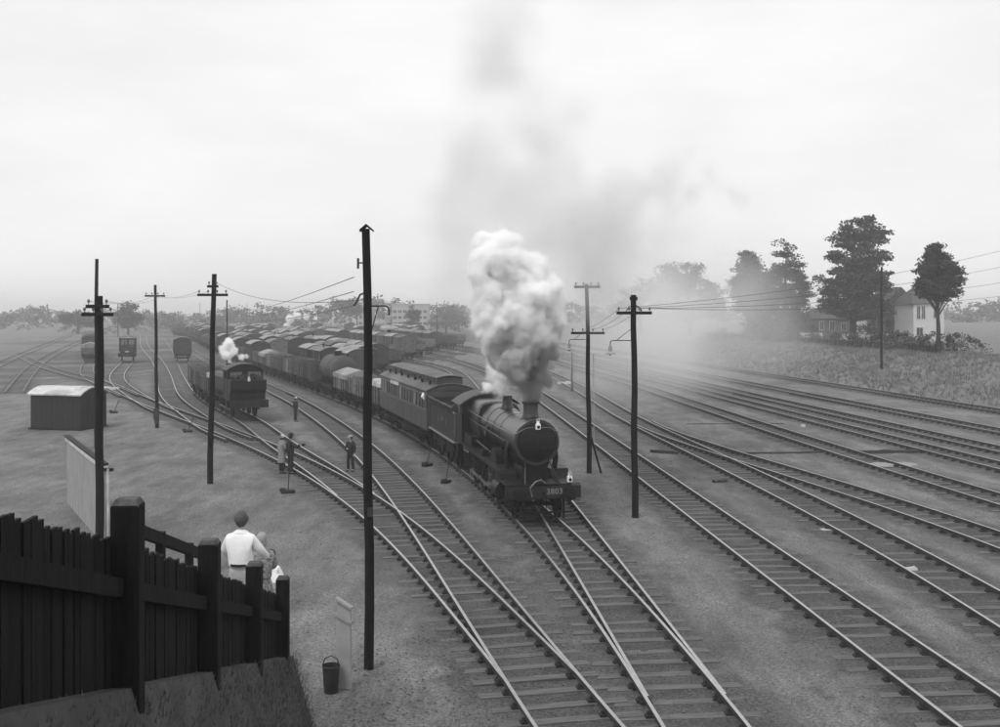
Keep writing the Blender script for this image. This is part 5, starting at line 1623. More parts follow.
# photographers beside the points
p = G(282, 473.5); person('photographer in long fawn raincoat standing beside the points', p, -.75, 1.78, top=M_coat, coat=M_coat, legs=M_suit, hat='pale', hair=M_hairmid, arms='watch')
p = G(290.5, 474); photo = person('photographer in dark suit and hat raising a camera at the train', p, -.95, 1.86, top=M_suit, legs=M_suit, hat='trilby', hair=M_hairdk, arms='point')
a = .95
cam_o = empty('plate_camera', p + Vector((.60, -.19, 1.31)), -.95); tag(cam_o, 'small black camera held out by the photographer in dark suit', 'camera')
MB().box((0, 0, .06), (.16, .1, .12)).build('camera_body', M_black, cam_o, bevel=.01); MB().cyl((0, .05, .06), (0, .13, .06), .035, n=12).build('lens', M_black, cam_o)
p = G(350.5, 471.5); person('man in dark jacket and pale flat cap walking along the siding', p, 2.7, 1.70, top=M_suit, legs=M_suit, hat='cap', hair=M_hairmid, arms='watch', stance=.13)
p = G(295.5, 421.5); person('distant man in dark clothes on the ash beside the tank engine', p, -.9, 1.66, top=M_suit, legs=M_suit, hat='pale', hair=M_hairdk, arms='down')
# driver leaning at the cab side
bpy.context.view_layer.update()
mw = loco.matrix_world
dp = mw @ Vector((1.12, -12.02, 1.70))
drv = person('driver in dark overalls leaning out of the locomotive cab', dp, loco.rotation_euler.z - .5, 1.62, top=M_suit, legs=M_suit, hat='cap', hair=M_hairdk, arms='front', lean=.1)
# ------------------------------------------------------------------ grass bank, trees, hedges, houses
BX = lambda Y: np.interp(Y, R_eight.y, R_eight.x) + 2.3
def bank_h(u, Y):
    t = np.clip(u / 13.0, 0, 1)
    return 2.8 * t * t * (3 - 2 * t) * .85 + .42 * np.clip(u / 1.6, 0, 1)
uu = np.concatenate([np.linspace(0, 16, 46), np.linspace(18, 60, 12), np.linspace(80, 500, 8)])
yy = np.concatenate([np.arange(34, 190, 1.0), np.linspace(195, 640, 40)])
U, YY2 = np.meshgrid(uu, yy)
XB = BX(YY2) + U + (vnoise(U, YY2, 3, 21) - .5) * .8 * np.clip(U, 0, 1)
ZB = bank_h(U, YY2) + (vnoise(XB, YY2, 2.2, 22) - .5) * .55 * np.clip(U / 2, 0, 1) * np.clip((40 - U) / 20, 0, 1) + (vnoise(XB, YY2, .8, 23) - .5) * .25 * np.clip(U, 0, 1) * np.clip((30 - U) / 20, 0, 1) - .05
m = MB()
m.v = [tuple(p) for p in np.stack([XB, YY2, ZB], 2).reshape(-1, 3)]
nu = len(uu)
for k in range(len(yy) - 1):
    for j in range(nu - 1): m.f.append((k * nu + j, k * nu + j + 1, (k + 1) * nu + j + 1, (k + 1) * nu + j)); m.m.append(0)
M_bank = mat('rough bank grass', .15, .95, .45, .9, .6, 5)
o = m.build('grass_bank', M_bank, smooth=80); tag(o, 'rough grass bank rising beyond the main lines to the houses', 'bank', kind='structure')
def tufts(n, fn, hgt, mt, label, seed, name='grass'):
    r = random.Random(seed); m = MB()
    for k in range(n):
        p = fn(r)
        if p is None: continue
        for b in range(5):
            a = r.uniform(0, 2 * PI); h_ = hgt * r.uniform(.5, 1.3); w = h_ * .10
            d = Vector((math.cos(a), math.sin(a), 0)); q = Vector(p) + d * r.uniform(0, .15)
            s_ = d.cross(Vector((0, 0, 1))) * w
            m.add([q - s_, q + s_, q + d * h_ * r.uniform(.2, .7) + Vector((0, 0, h_))], [(0, 1, 2)])
    me = m.mesh(name, mt); o = data_obj(name, me); tag(o, label, 'grass', kind='stuff'); return o
def on_bank(r):
    Y = 36 + 150 * r.random(); u = 18 * r.random() ** .8
    i = np.searchsorted(yy, Y); j = np.searchsorted(uu, u)
    return (float(BX(Y)) + u, Y, float(ZB[min(i, len(yy) - 1), min(j, nu - 1)]) - .05)
M_grass = mat('seeding grass', .165, .9, .5, .5)
tufts(22000, on_bank, .33, M_grass, 'long seeding grass covering the bank', 31)

def leaf_mat(name, v):
    m_ = mat(name, v, .75, .45, .7, spec=.2)
    return m_
M_leafdk, M_leaf, M_leafpale = leaf_mat('dark evergreen leaves', .05), leaf_mat('leaves', .07), leaf_mat('pale leaves', .1)
def leaf_mesh(name, centers, radii, per, size, flat, seed, mt):
    """centers (n,3), radii (n,): clusters of leaf-sized quads"""
    g = np.random.default_rng(seed)
    n = len(centers) * per
    c = np.repeat(centers, per, 0); rr = np.repeat(radii, per)
    v = g.normal(size=(n, 3)); v /= np.linalg.norm(v, axis=1)[:, None]
    v *= (g.random(n) ** .5)[:, None]
    p = c + v * rr[:, None] * np.array([1, 1, flat])
    nrm = g.normal(size=(n, 3)); nrm[:, 2] = np.abs(nrm[:, 2]) + .6; nrm /= np.linalg.norm(nrm, axis=1)[:, None]
    t = np.cross(nrm, g.normal(size=(n, 3))); t /= np.linalg.norm(t, axis=1)[:, None]
    b = np.cross(nrm, t)
    s_ = (size * g.uniform(.6, 1.3, n))[:, None]
    quads = np.stack([p - t * s_ * .5, p + b * s_ * .32, p + t * s_ * .5, p - b * s_ * .32], 1).reshape(-1, 3)
    me = bpy.data.meshes.new(name)
    me.vertices.add(len(quads)); me.vertices.foreach_set('co', quads.ravel())
    me.loops.add(len(quads)); me.loops.foreach_set('vertex_index', np.arange(len(quads)))
    me.polygons.add(n); me.polygons.foreach_set('loop_start', np.arange(0, len(quads), 4))
    me.update(); me.materials.append(mt)
    return me
def tree(label, px, Y, base_z, lobes, mt, seed, nclus=110, per=46, leaf=.42, flat=.45, trunk_r=.4, cr=(.8, 1.7), group=None, name='tree'):
    """lobes: (pixel x, pixel y, rx px, ry px) of the crown as surveyed at distance Y; crown depth follows its width"""
    g = np.random.default_rng(seed)
    k = Y / F
    base = Vector(((px - 500) * k, Y, base_z))
    e = empty(name, base); tag(e, label, 'tree', group)
    vol = np.array([l_[2] ** 2 * l_[3] for l_ in lobes], float); vol = vol ** .7; vol /= vol.sum()
    cs, rs = [], []
    for i in g.choice(len(lobes), nclus, p=vol):
        lx, ly, rx, ry = lobes[i]
        v = g.normal(size=3); v /= np.linalg.norm(v)
        v *= g.uniform(.45, 1.0)
        c = np.array([(lx - 500) * k + v[0] * rx * k, Y + v[1] * rx * k * .9, CAM_Z - (ly - HZ) * k + v[2] * ry * k])
        cs.append(c - np.array(base)); rs.append(g.uniform(*cr))
    cs, rs = np.array(cs), np.array(rs)
    crown = data_obj('crown', leaf_mesh('crown', cs, rs, per, leaf, flat, seed, mt), e)
    crown['kind'] = 'stuff'
    top = max(c[2] for c in cs)
    m = MB().tube([(0, 0, -.3), (.05, 0, top * .25), (-.1, .1, top * .55), (.05, 0, top * .9)], [trunk_r * 1.2, trunk_r * .8, trunk_r * .5, trunk_r * .12], 8)
    tr = m.build('trunk', M_bark, e, smooth=True)
    for i in g.choice(len(cs), min(16, len(cs)), replace=False):
        c = Vector(cs[i]); z0 = max(top * .2, c.z * .65)
        MB().tube([(0, .02, z0), (c.x * .5, c.y * .5, (z0 + c.z) / 2 + .2), tuple(c)], [trunk_r * .32, trunk_r * .2, .03], 5).build('limb', M_bark, tr)
    return e
tree('tall layered cedar-like tree standing before the houses', 853, 165, 2.6,
     [(856, 232, 20, 14), (872, 238, 16, 12), (845, 240, 12, 10), (858, 258, 30, 16), (850, 280, 32, 18), (868, 282, 26, 18), (838, 300, 19, 14), (852, 308, 28, 14), (872, 310, 22, 16), (845, 222, 5, 4), (866, 221, 12, 5)],
     M_leafdk, 3, 400, 70, .52, .34, .55, (.9, 1.9))
tree('dark bushy tree with pointed top half veiled by drifting smoke', 786, 186, 2.6,
     [(785, 262, 15, 16), (781, 284, 24, 18), (790, 305, 21, 18), (775, 318, 26, 16), (783, 250, 8, 10), (796, 290, 16, 18), (789, 268, 16, 14), (765, 300, 20, 18), (770, 284, 18, 16), (790, 325, 24, 14), (765, 328, 22, 12)], M_leafdk, 4, 330, 64, .52, .45, .5, (.9, 1.9))
tree('rounded tree beside the pointed one, half lost in smoke', 749, 190, 2.6,
     [(749, 272, 13, 16), (745, 290, 15, 16), (755, 305, 18, 18), (748, 258, 7, 8)], M_leaf, 5, 230, 60, .52, .5, .4, (.9, 1.8))
tree('pale tree almost hidden in the smoke, with spreading crown', 690, 205, 2.4,
     [(682, 272, 22, 12), (672, 285, 20, 12), (700, 290, 24, 16), (665, 300, 16, 14), (712, 306, 16, 14), (690, 310, 26, 12)], M_leaf, 6, 260, 50, .55, .5, .4, (1., 2.))
tree('faint tree beyond the lamp poles, lost in smoke', 640, 240, 1.5, [(640, 290, 18, 12), (632, 304, 18, 10), (652, 302, 16, 12)], M_leaf, 7, 70, 36, .6, .5, .35, (1., 2.))
tree('dark conifer at the edge of the houses, cut off by the photograph', 938, 118, 2.4, [(927, 272, 9, 13), (930, 288, 13, 12), (938, 262, 12, 14), (944, 290, 14, 12), (936, 250, 7, 8), (950, 275, 12, 14)], M_leafdk, 8, 260, 60, .34, .45, .3, (.5, 1.1))
tree('round shade tree beyond the string of vans', 128, 330, 0, [(128, 309, 9, 6), (121, 316, 7, 6), (135, 317, 7, 6), (128, 322, 11, 6)], M_leafdk, 9, 90, 40, .75, .6, .4, (1.0, 2.2))
tree('low shade tree beyond the outermost tracks', 78, 340, 0, [(80, 316, 10, 5), (70, 319, 12, 6), (92, 321, 10, 5)], M_leaf, 10, 70, 36, .8, .6, .35, (1.0, 2.0))
tree('poplar-like tree beside the flat-roofed block', 413, 330, 0, [(413, 315, 7, 8), (412, 327, 9, 8)], M_leaf, 11, 60, 34, .7, .6, .35, (1.0, 2.0))
tree('tree beyond the flat-roofed block, nearer the steam', 446, 320, 0, [(446, 312, 12, 8), (440, 322, 16, 9), (458, 320, 14, 10)], M_leaf, 12, 90, 34, .75, .6, .35, (1.0, 2.2))
tree('tree far behind the open wagons with a domed crown', 357, 400, 0, [(345, 304, 12, 5), (352, 310, 14, 6)], M_leaf, 13, 60, 34, .9, .6, .35, (1.2, 2.5))
def bush(label, px, py0, py1, w, Y, mt, seed, n=26, group=None):
    k = Y / F; z0 = CAM_Z - (py1 - HZ) * k; z1 = CAM_Z - (py0 - HZ) * k
    g = np.random.default_rng(seed)
    base = Vector(((px - 500) * k, Y, z0)); e = empty('bush', base); tag(e, label, 'bush', group)
    hh = z1 - z0
    cs = np.stack([g.uniform(-w / 2, w / 2, n), g.uniform(-1, 1, n), g.uniform(.15, .9, n) * hh], 1)
    cs[:, 2] *= np.sqrt(np.clip(1 - (cs[:, 0] / (w / 2)) ** 2 * .7, .1, 1))
    c = data_obj('foliage', leaf_mesh('foliage', cs, g.uniform(.4, .9, n), 46, .3, .7, seed, mt), e); c['kind'] = 'stuff'
    MB().tube([(0, 0, -.2), (0, 0, hh * .6)], [.08, .03], 6).build('stem', M_bark, e)
for i, (px, a, b_, w, Y, mt, lab) in enumerate(((915, 336, 353, 6, 122, M_leafpale, 'pale leafy bush below the white house'), (900, 328, 352, 4, 128, M_leafdk, 'dark bush beside the pole on the bank'),
        (866, 322, 346, 5, 150, M_leafdk, 'dark bush under the tall layered tree'), (840, 332, 348, 6, 150, M_leaf, 'bush before the low house'),
        (815, 334, 348, 6, 152, M_leafpale, 'pale bush before the low house, beside the smoke'), (795, 326, 346, 7, 158, M_leafdk, 'dark bush under the pointed tree'),
        (770, 330, 346, 9, 165, M_leaf, 'wide bush half veiled by smoke under the pointed tree'), (735, 328, 345, 10, 175, M_leaf, 'bush lost in smoke under the rounded tree'), (948, 330, 355, 8, 118, M_leaf, 'bush beyond the pale one, at the photograph edge'))):
    bush(lab, px, a, b_, w, Y, mt, 60 + i, 40)

# distant wood round the horizon: reads as one mass
g = np.random.default_rng(99)
cs, rs = [], []
for k in range(330):
    px = g.uniform(-120, 1120); Y = g.uniform(430, 640)
    if 470 < px < 560 and g.random() < .3: continue
    X = (px - 500) * Y / F
    hgt = g.uniform(6.5, 11.5) + (2.5 * math.sin(px * .021) + 2 * math.sin(px * .057))
    if px < 200: hgt *= .72
    for j in range(7):
        cs.append((X + g.normal() * 3.2, Y + g.normal() * 3, hgt * g.uniform(.25, .95))); rs.append(g.uniform(1.6, 3.4))
me = leaf_mesh('distant_woodland', np.array(cs), np.array(rs), 22, 1.5, .7, 77, M_leaf)
o = data_obj('distant_woodland', me); tag(o, 'hazy belt of distant trees along the whole horizon', 'woodland', kind='stuff')
cs, rs = [], []
for k in range(150):
    px = g.uniform(-100, 420); Y = g.uniform(330, 470)
    cs.append(((px - 500) * Y / F, Y, g.uniform(.5, 2.6))); rs.append(g.uniform(1, 2.4))
me = leaf_mesh('scrub', np.array(cs), np.array(rs), 26, .8, .6, 78, M_leafpale)
o = data_obj('scrub', me); tag(o, 'scrub and weeds at the far edge of the yard', 'scrub', kind='stuff')

def house(name, label, px0, px1, Y, base_z, eave_y, ridge_y, wall_mat, roof='gable', depth=8, windows=(), chimney=None, rz=0.0):
    k = Y / F
    x0, x1 = (px0 - 500) * k, (px1 - 500) * k
    W = x1 - x0
    e = empty(name, (x0, Y, base_z), rz); tag(e, label, 'house')
    he = CAM_Z - (eave_y - HZ) * k - base_z; hr = CAM_Z - (ridge_y - HZ) * k - base_z
    m = MB().box((W / 2, depth / 2, he / 2), (W, depth, he))
    m.build('wall', wall_mat, e)
    o_ = .35
    m = MB()
    if roof == 'hip':
        v = [(-o_, -o_, he), (W + o_, -o_, he), (W + o_, depth + o_, he), (-o_, depth + o_, he), (W * .3, depth / 2, hr), (W * .7, depth / 2, hr)]
        m.add(v, [(0, 1, 5, 4), (1, 2, 5), (2, 3, 4, 5), (3, 0, 4), (3, 2, 1, 0)])
    elif roof == 'gable':       # gable faces the yard
        v = [(-o_, -o_, he), (W + o_, -o_, he), (W / 2, -o_, hr), (-o_, depth + o_, he), (W + o_, depth + o_, he), (W / 2, depth + o_, hr)]
        m.add(v, [(0, 1, 2), (3, 5, 4), (0, 2, 5, 3), (1, 4, 5, 2), (0, 3, 4, 1)])
    else:
        m.box((W / 2, depth / 2, he + .15), (W + .5, depth + .5, .3))
    rf = m.build('roof', M_tiles if roof != 'flat' else M_block, e)
    if chimney:
        cx, cw, top = chimney
        ct = CAM_Z - (top - HZ) * k - base_z
        c = MB().box((cx * W, depth * .4, (he + ct) / 2), (cw, .8, ct - he)); c.box((cx * W, depth * .4, ct), (cw + .15, .95, .18)); c = c.build('chimney', M_brick, rf)
        for q in (-.25, .25): MB().cyl((cx * W + q * cw * 1.2, depth * .4, ct), (cx * W + q * cw * 1.2, depth * .4, ct + .5), .13, n=8).build('chimney_pot', M_tiles, c)
    for (wx, wz, ww, wh) in windows:
        f = MB().box((wx * W, -.03, wz), (ww + .16, .1, wh + .16)).build('window', M_dirtywhite, e)
        MB().box((wx * W, -.085, wz), (ww, .02, wh)).build('pane', M_glass, f)
        MB().box((wx * W, -.1, wz), (.05, .03, wh)).build('glazing_bar', M_dirtywhite, f)
    return e
house('low_house', 'low dark house with hipped roof between the two big trees', 809, 851, 186, 2.7, 318.5, 308, M_brick, 'hip', 8, ((.3, 2.2, .7, 1.5), (.55, 2.2, .8, 1.6), (.82, 2.0, .7, 1.2)), (.8, .8, 303))
house('brick_house', 'brick house with gabled roof and chimney behind the bank pole', 886, 915, 172, 2.7, 304, 287, M_brick, 'gable', 9, ((.28, 5.0, .55, 1.9), (.45, 5.0, .55, 1.9), (.75, 2.0, .9, 1.4)), (.22, 1.3, 281))
house('white_house', 'white rendered house beside the brick house', 913.5, 944, 164, 2.7, 304, 288, M_render, 'hip', 9, ((.16, 4.6, .45, 1.9), (.32, 4.6, .45, 1.9), (.2, 1.6, .9, 1.2), (.75, 4.6, .8, 1.6)), (.5, 1.0, 279))
house('flat_roofed_block', 'tall flat-roofed block far beyond the wagon rows', 392, 428, 420, 0, 304.5, 300, M_block, 'flat', 12, tuple((.08 + .14 * i, 2.5 + 2.4 * j, 1.4, 1.1) for i in range(7) for j in range(3)))
house('flat_roofed_annexe', 'narrow flat-roofed block far beyond the gabled pole', 357, 372, 430, 0, 305.5, 300, M_block, 'flat', 10, tuple((.25 + .5 * i, 2.5 + 2.4 * j, 1.2, 1.1) for i in range(2) for j in range(3)))
h_ = empty('yard_hut', G(406.5, 357)); tag(h_, 'small yard hut with white roof beyond the coach', 'hut')
MB().box((1.4, .9, .95), (2.8, 1.8, 1.9)).build('wall', M_concrete, h_); MB().box((.65, .9, 1.96), (1.5, 2.0, .12)).build('roof', M_white, h_); MB().box((2.1, .9, 1.95), (1.35, 1.9, .1)).build('roof_sheet', M_vanroof[0], h_); MB().box((.7, -.02, .8), (.7, .04, 1.5)).build('door', M_hut, h_)
for i, (px, w, Y, lab) in enumerate(((846, 3.0, 156, 'short white fence panel left of the big tree trunk'), (874, 5, 152, 'white fence panel behind the bush beside the big tree'), (812, 3.4, 158, 'white fence panel before the low house'))):
    lab = ('short white fence panel beside the big tree trunk', 'longer white fence panel between the big tree and the bank pole', 'white fence panel at the corner of the low house')[i]
    k = Y / F; e = empty('fence_panel', ((px - 500) * k, Y, 2.75)); tag(e, lab, 'fence')
    n = int(w / .16)
    for j in range(n): MB().box((-w / 2 + .16 * j, 0, .75), (.12, .03, 1.5)).build('paling', M_dirtywhite, e)
    MB().box((0, .04, 1.2), (w, .04, .1)).build('rail', M_dirtywhite, e)
f_ = empty('bank_fence', (float(BX(150)) + 13, 150, 2.6)); tag(f_, 'dark post and board fence along the top of the bank', 'fence')
bpy.context.view_layer.update(); inv3 = f_.matrix_world.inverted()
yv = 116.0
while yv < 190:
    x = float(BX(yv)) + 14.2
    m = MB().box((x, yv, 3.1), (.12, .12, 1.4)); m.xf(inv3).build('post', M_fence, f_)
    m = MB().box((x, yv + 1.2, 3.1), (.05, 2.2, 1.1), Matrix.Rotation(.12, 3, 'Z')); m.xf(inv3).build('board', M_hut, f_)
    yv += 2.4

def on_path_bank(r):
    Y = 2 + 16 * r.random(); z = max(0, PZ(Y) - .35)
    t = r.random()
    if r.random() < .6: return (FX(Y) + .12 + z * .28 * t, Y, z * (1 - t) - .02)
    return (HX(Y) - .35 - z * 1.4 * t, Y, z * (1 - t) - .02)
tufts(9000, on_path_bank, .06, mat('bank weeds', .09, .9, .5, 2), 'rough weeds on the earth bank under the fence', 33, 'weeds')
def at_feet(r):
    for tr in (T_main, L_one, R_one, R_two, R_four, L_two):
        pass
    tr = r.choice((T_main, L_one, R_one, R_one, R_two, R_three, R_four, R_four, R_five, R_six))
    Y = 18 + 60 * r.random() ** 1.4
    q = tr.s_of_y(Y); p = tr.at(q); t = tr.tan(q); o = r.choice((-1, 1)) * r.choice((.95, 1.2, 1.5, 1.9)) + r.gauss(0, .15)
    return (p[0] + t[1] * o, p[1] - t[0] * o, -.01)
tufts(900, at_feet, .07, mat('yard weeds', .06, .9, .5, 2), 'small weeds growing along the sleeper ends', 34, 'weeds')
# ------------------------------------------------------------------ steam, smoke and haze (real volumes)
def volume_mat(name, color, density, aniso=0.0, soot=None):
    m = bpy.data.materials.new(name); m.use_nodes = True
    n, l = m.node_tree.nodes, m.node_tree.links
    n.clear()
    out = n.new('ShaderNodeOutputMaterial'); pv = n.new('ShaderNodeVolumePrincipled')
    pv.inputs['Color'].default_value = (color, color, color, 1)
    pv.inputs['Density'].default_value = density
    pv.inputs['Anisotropy'].default_value = aniso
    if soot:       # sooty smoke round the blast: darker particles near a point of the world
        p, r0, r1, dark = soot
        geo = n.new('ShaderNodeNewGeometry'); d = n.new('ShaderNodeVectorMath'); d.operation = 'DISTANCE'; d.inputs[1].default_value = p
        l.new(geo.outputs['Position'], d.inputs[0])
        mr = n.new('ShaderNodeMapRange'); mr.inputs['From Min'].default_value = r0; mr.inputs['From Max'].default_value = r1; mr.inputs['To Min'].default_value = dark; mr.inputs['To Max'].default_value = color
        l.new(d.outputs['Value'], mr.inputs['Value']); l.new(mr.outputs[0], pv.inputs['Color'])
    l.new(pv.outputs[0], out.inputs['Volume'])
    return m
def plume(name, label, cat, puffs, voxel, mt, edge, warp, billow, seed, soft=.0, blend=.25, ground=None, wisps=None):
    """fog volume grown from puffs (point, radius): a smooth union of balls, warped by noise and roughened into billows"""
    c = np.array([tuple(p[0]) for p in puffs]); r = np.array([p[1] for p in puffs])
    pad = warp[0] + billow[0] + .3 * edge
    lo = (c - r[:, None]).min(0) - pad; hi = (c + r[:, None]).max(0) + pad
    if ground is not None: lo[2] = max(lo[2], ground)
    me = bpy.data.meshes.new(name)
    o = bpy.data.objects.new(name, me); col.objects.link(o)
    ng = bpy.data.node_groups.new(name, 'GeometryNodeTree')
    ng.interface.new_socket('Geometry', in_out='INPUT', socket_type='NodeSocketGeometry')
    ng.interface.new_socket('Geometry', in_out='OUTPUT', socket_type='NodeSocketGeometry')
    n, l = ng.nodes, ng.links
    gout = n.new('NodeGroupOutput')
    vc = n.new('GeometryNodeVolumeCube'); sm = n.new('GeometryNodeSetMaterial')
    vc.inputs['Min'].default_value = lo; vc.inputs['Max'].default_value = hi
    for k, ax in enumerate('XYZ'): vc.inputs['Resolution ' + ax].default_value = max(8, int((hi[k] - lo[k]) / voxel))
    sm.inputs['Material'].default_value = mt
    def math_(op, a, b=None, c_=None):
        t = n.new('ShaderNodeMath'); t.operation = op
        for i, v in enumerate((a, b, c_)):
            if v is None: continue
            if isinstance(v, (int, float)): t.inputs[i].default_value = v
            else: l.new(v, t.inputs[i])
        return t.outputs[0]
    pos = n.new('GeometryNodeInputPosition').outputs[0]
    def offs(v, k):
        t = n.new('ShaderNodeVectorMath'); t.operation = 'ADD'; l.new(v, t.inputs[0]); t.inputs[1].default_value = (seed * 13.1 + k, seed * 7.7, seed * 3.3); return t.outputs[0]
    nt = n.new('ShaderNodeTexNoise'); nt.inputs['Scale'].default_value = warp[1]; nt.inputs['Detail'].default_value = warp[2]; nt.inputs['Roughness'].default_value = .55
    l.new(offs(pos, 0), nt.inputs['Vector'])
    sub = n.new('ShaderNodeVectorMath'); sub.operation = 'SUBTRACT'; l.new(nt.outputs['Color'], sub.inputs[0]); sub.inputs[1].default_value = (.5, .5, .5)
    scl = n.new('ShaderNodeVectorMath'); scl.operation = 'SCALE'; scl.inputs['Scale'].default_value = warp[0] * 2; l.new(sub.outputs[0], scl.inputs[0])
    wp = n.new('ShaderNodeVectorMath'); wp.operation = 'ADD'; l.new(pos, wp.inputs[0]); l.new(scl.outputs[0], wp.inputs[1])
    d = None
    for p, rr in zip(c, r):
        dv = n.new('ShaderNodeVectorMath'); dv.operation = 'DISTANCE'; l.new(wp.outputs[0], dv.inputs[0]); dv.inputs[1].default_value = p
        s_ = math_('SUBTRACT', dv.outputs['Value'], float(rr))
        d = s_ if d is None else math_('SMOOTH_MIN', d, s_, blend)
    if billow[0]:
        vo = n.new('ShaderNodeTexVoronoi'); vo.feature = 'SMOOTH_F1'; vo.inputs['Smoothness'].default_value = .35; vo.inputs['Scale'].default_value = billow[1]
        vo.inputs['Detail'].default_value = 2.2; vo.inputs['Roughness'].default_value = .6
        l.new(offs(wp.outputs[0], 5), vo.inputs['Vector'])
        d = math_('ADD', d, math_('MULTIPLY', math_('SUBTRACT', vo.outputs['Distance'], .42), billow[0] * 2))
    mr = n.new('ShaderNodeMapRange'); mr.interpolation_type = 'SMOOTHSTEP' if soft else 'LINEAR'
    mr.inputs['From Min'].default_value = 0.0; mr.inputs['From Max'].default_value = -edge
    mr.inputs['To Min'].default_value = 0; mr.inputs['To Max'].default_value = 1
    l.new(d, mr.inputs['Value'])
    dens = mr.outputs[0]
    if wisps:
        w = n.new('ShaderNodeTexNoise'); w.inputs['Scale'].default_value = wisps[0]; w.inputs['Detail'].default_value = 5; w.inputs['Roughness'].default_value = .6
        l.new(offs(wp.outputs[0], 9), w.inputs['Vector'])
        m2 = n.new('ShaderNodeMapRange'); m2.inputs['From Min'].default_value = wisps[1]; m2.inputs['From Max'].default_value = wisps[2]
        l.new(w.outputs[0], m2.inputs['Value'])
        dens = math_('MULTIPLY', dens, m2.outputs[0])
    l.new(dens, vc.inputs['Density'])
    l.new(vc.outputs[0], sm.inputs[0]); l.new(sm.outputs[0], gout.inputs[0])
    md = o.modifiers.new('plume', 'NODES'); md.node_group = ng
    me.materials.append(mt)
    tag(o, label, cat, kind='stuff')
    return o
ch_top = mw @ Vector((0, -1.95, 4.06))
YC = ch_top.y
rs_ = random.Random(8)
def pf(px, py, rp, dY=0.0, jit=.5):
    Y = YC + dY + rs_.uniform(-jit, jit)
    return (at(px, py, Y), rp * Y / F * 1.1)
chx = 500 + F * ch_top.x / YC
white = [(ch_top + Vector((0, 0, .15)), .46), (ch_top + Vector((0, 0, .5)), .60), (ch_top + Vector((-.08, 0, .9)), .72), (ch_top + Vector((-.1, 0, 1.4)), .8)] + [pf(*a) for a in (
    (531, 385, 18, 0, .1), (527, 374, 24, .1, .2), (516, 382, 13, 1.2, .2), (546, 378, 12, .5, .2), (519, 360, 26), (534, 362, 22), (508, 342, 30), (534, 340, 29), (551, 330, 20), (498, 320, 31), (524, 314, 33), (549, 312, 24),
    (486, 298, 25), (510, 292, 33), (539, 294, 28), (560, 322, 14), (479, 274, 20), (500, 264, 29), (525, 274, 26), (489, 248, 23), (510, 246, 20), (478, 258, 14), (530, 258, 14),
    (543, 280, 18), (474, 266, 11), (500, 236, 12), (495, 345, 18), (510, 376, 14, 2.5), (498, 384, 12, 4.5), (550, 368, 11, .6), (486, 388, 9, 5.5), (546, 350, 18), (566, 308, 9), (482, 236, 10), (484, 320, 14))]
plume('steam_plume', 'dense white billowing steam shooting up from the locomotive chimney', 'steam', white, .065,
      volume_mat('steam', .998, 40.0, 0.0, soot=(tuple(ch_top + Vector((.0, 0, 1.0))), .8, 2.2, .5)), .5, (.32, .8, 6), (.20, 1.35), 3)
veil = [(p_, r_ * 1.22 + .1) for p_, r_ in white[4:]]
plume('steam_veil', 'thin torn outer steam round the dense plume over the chimney', 'steam', veil, .13,
      volume_mat('thin steam', .99, .6), .7, (.55, .7, 5), (.18, 1.6), 4, soft=1, wisps=(.9, .42, .68))
grey = [pf(*a) for a in ((462, 318, 30, 3), (456, 280, 40, 3), (464, 236, 46, 3.5), (474, 192, 48, 4), (482, 150, 48, 4.5), (490, 110, 46, 5), (498, 70, 50, 5.5), (504, 28, 52, 6),
    (520, 196, 46, 5), (548, 236, 54, 7), (588, 226, 50, 9), (626, 204, 40, 12), (662, 182, 32, 14), (566, 268, 50, 8), (604, 262, 50, 10), (644, 240, 42, 13), (684, 222, 34, 16), (552, 172, 40, 8), (536, 130, 40, 7), (590, 296, 46, 9), (574, 120, 30, 9), (530, 90, 36, 6))]
plume('smoke_cloud', 'thin grey smoke rising behind the steam and trailing off to the side', 'smoke', grey, .28,
      volume_mat('thin smoke', .83, .46, .2), 1.8, (1.5, .24, 6), (.0, .42), 5, soft=1, blend=1.2, wisps=(.30, .34, .66))
trail = [pf(*a) for a in ((556, 286, 22, 2.5), (574, 262, 26, 3.5), (596, 240, 30, 5), (560, 240, 26, 4), (590, 212, 28, 6), (622, 206, 32, 7), (654, 184, 32, 9), (686, 162, 28, 11), (630, 176, 20, 8), (664, 152, 18, 10), (712, 176, 26, 13), (690, 196, 26, 12), (740, 196, 22, 15))]
plume('steam_trail', 'bright white steam trailing away from the plume above the lamp poles', 'steam', trail, .2,
      volume_mat('trailing steam', .997, .75, .0), .9, (.9, .35, 6), (.35, .6), 6, soft=1, blend=.8, wisps=(.5, .36, .62))
drift = [(at(px, py, Y), rp * Y / F * k) for px, py, rp, Y, k in ((606, 330, 44, 62, 1.9), (640, 322, 48, 72, 1.8), (676, 334, 50, 84, 1.7), (706, 340, 40, 94, 1.6), (688, 306, 40, 98, 1.6), (636, 290, 42, 84, 1.8), (668, 366, 28, 76, 1.6), (610, 366, 30, 66, 1.7), (718, 312, 28, 112, 1.5), (588, 300, 34, 60, 1.8), (660, 270, 30, 92, 1.6), (580, 350, 28, 58, 1.7), (600, 262, 30, 80, 1.6), (570, 320, 26, 56, 1.7))]
plume('drifting_smoke', 'pale smoke drifting low across the main lines before the trees', 'smoke', drift, .6,
      volume_mat('drifting steam', .985, .17, .1), 6.0, (3.2, .12, 6), (.0, .2), 9, soft=1, blend=2.5, ground=.3, wisps=(.13, .32, .66))
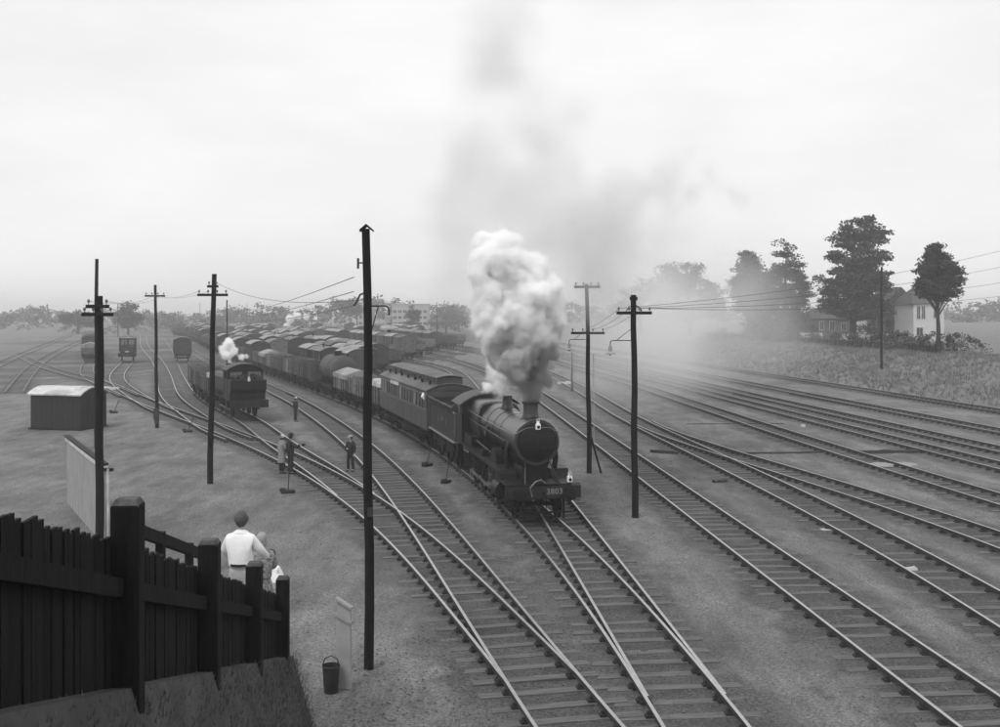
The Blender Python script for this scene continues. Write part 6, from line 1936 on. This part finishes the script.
spread = [(at(px, py, Y), rp * Y / F * 1.7) for px, py, rp, Y in ((640, 330, 60, 80), (700, 334, 56, 96), (750, 330, 46, 112), (790, 334, 36, 124), (730, 296, 44, 122), (770, 290, 30, 134), (690, 376, 30, 82), (740, 372, 26, 96), (820, 344, 24, 126), (660, 290, 40, 100), (620, 380, 24, 66))]
plume('smoke_spread', 'thin smoke spreading over the far tracks and veiling the trees', 'smoke', spread, .8,
      volume_mat('spreading smoke', .985, .06, .1), 7.0, (4.0, .09, 6), (.0, .2), 15, soft=1, blend=3, ground=.3, wisps=(.1, .3, .66))
bpy.context.view_layer.update()
ep = engine.matrix_world @ Vector((0, -8.2, 3.5))
sp = [(ep + Vector(v) * 1.3, r_ * 1.4) for v, r_ in (((0, 0, .0), .22), ((-.2, .2, .4), .38), ((.15, .3, .6), .35), ((-.1, .4, 1.0), .42), ((-.5, .5, .7), .36), ((.6, .3, .25), .26), ((.9, .3, .3), .2))]
plume('engine_steam', 'small puff of white steam over the tank engine', 'steam', sp, .09, volume_mat('engine steam', .99, 30.0), .3, (.2, 1.4, 2), (.12, 2.4), 11)
dv = mw @ Vector((.2, -6.6, 3.85))
sp = [(dv + mw.to_3x3() @ Vector(v), r_) for v, r_ in (((0, 0, 0), .3), ((.1, .6, .15), .36), ((0, -.7, .35), .45), ((-.1, -1.5, .8), .6), ((-.2, -2.4, 1.1), .65))]
plume('safety_valve_steam', 'wisp of steam blowing from the safety valves before the cab', 'steam', sp, .08, volume_mat('valve steam', .98, 8), .35, (.25, 1.2, 3), (.15, 2.0), 13)
sp = [(at(px, py, 420), r_) for px, py, r_ in ((287, 325, 1.8), (290, 319, 2.2), (297, 316, 2.0), (306, 317, 1.8), (316, 318, 1.4), (285, 330, 1.4))]
plume('distant_steam', 'far puff of steam from an unseen engine across the yard', 'steam', sp, .5, volume_mat('far steam', .99, 8), 1.0, (.8, .4, 2), (.4, .6), 17)

hz = MB().box((0, 2520, 12.5), (5300, 5220, 28)).build('haze', volume_mat('haze', .985, .0009, .2))
tag(hz, 'thin smoky haze lying over the whole yard', 'haze', kind='stuff')
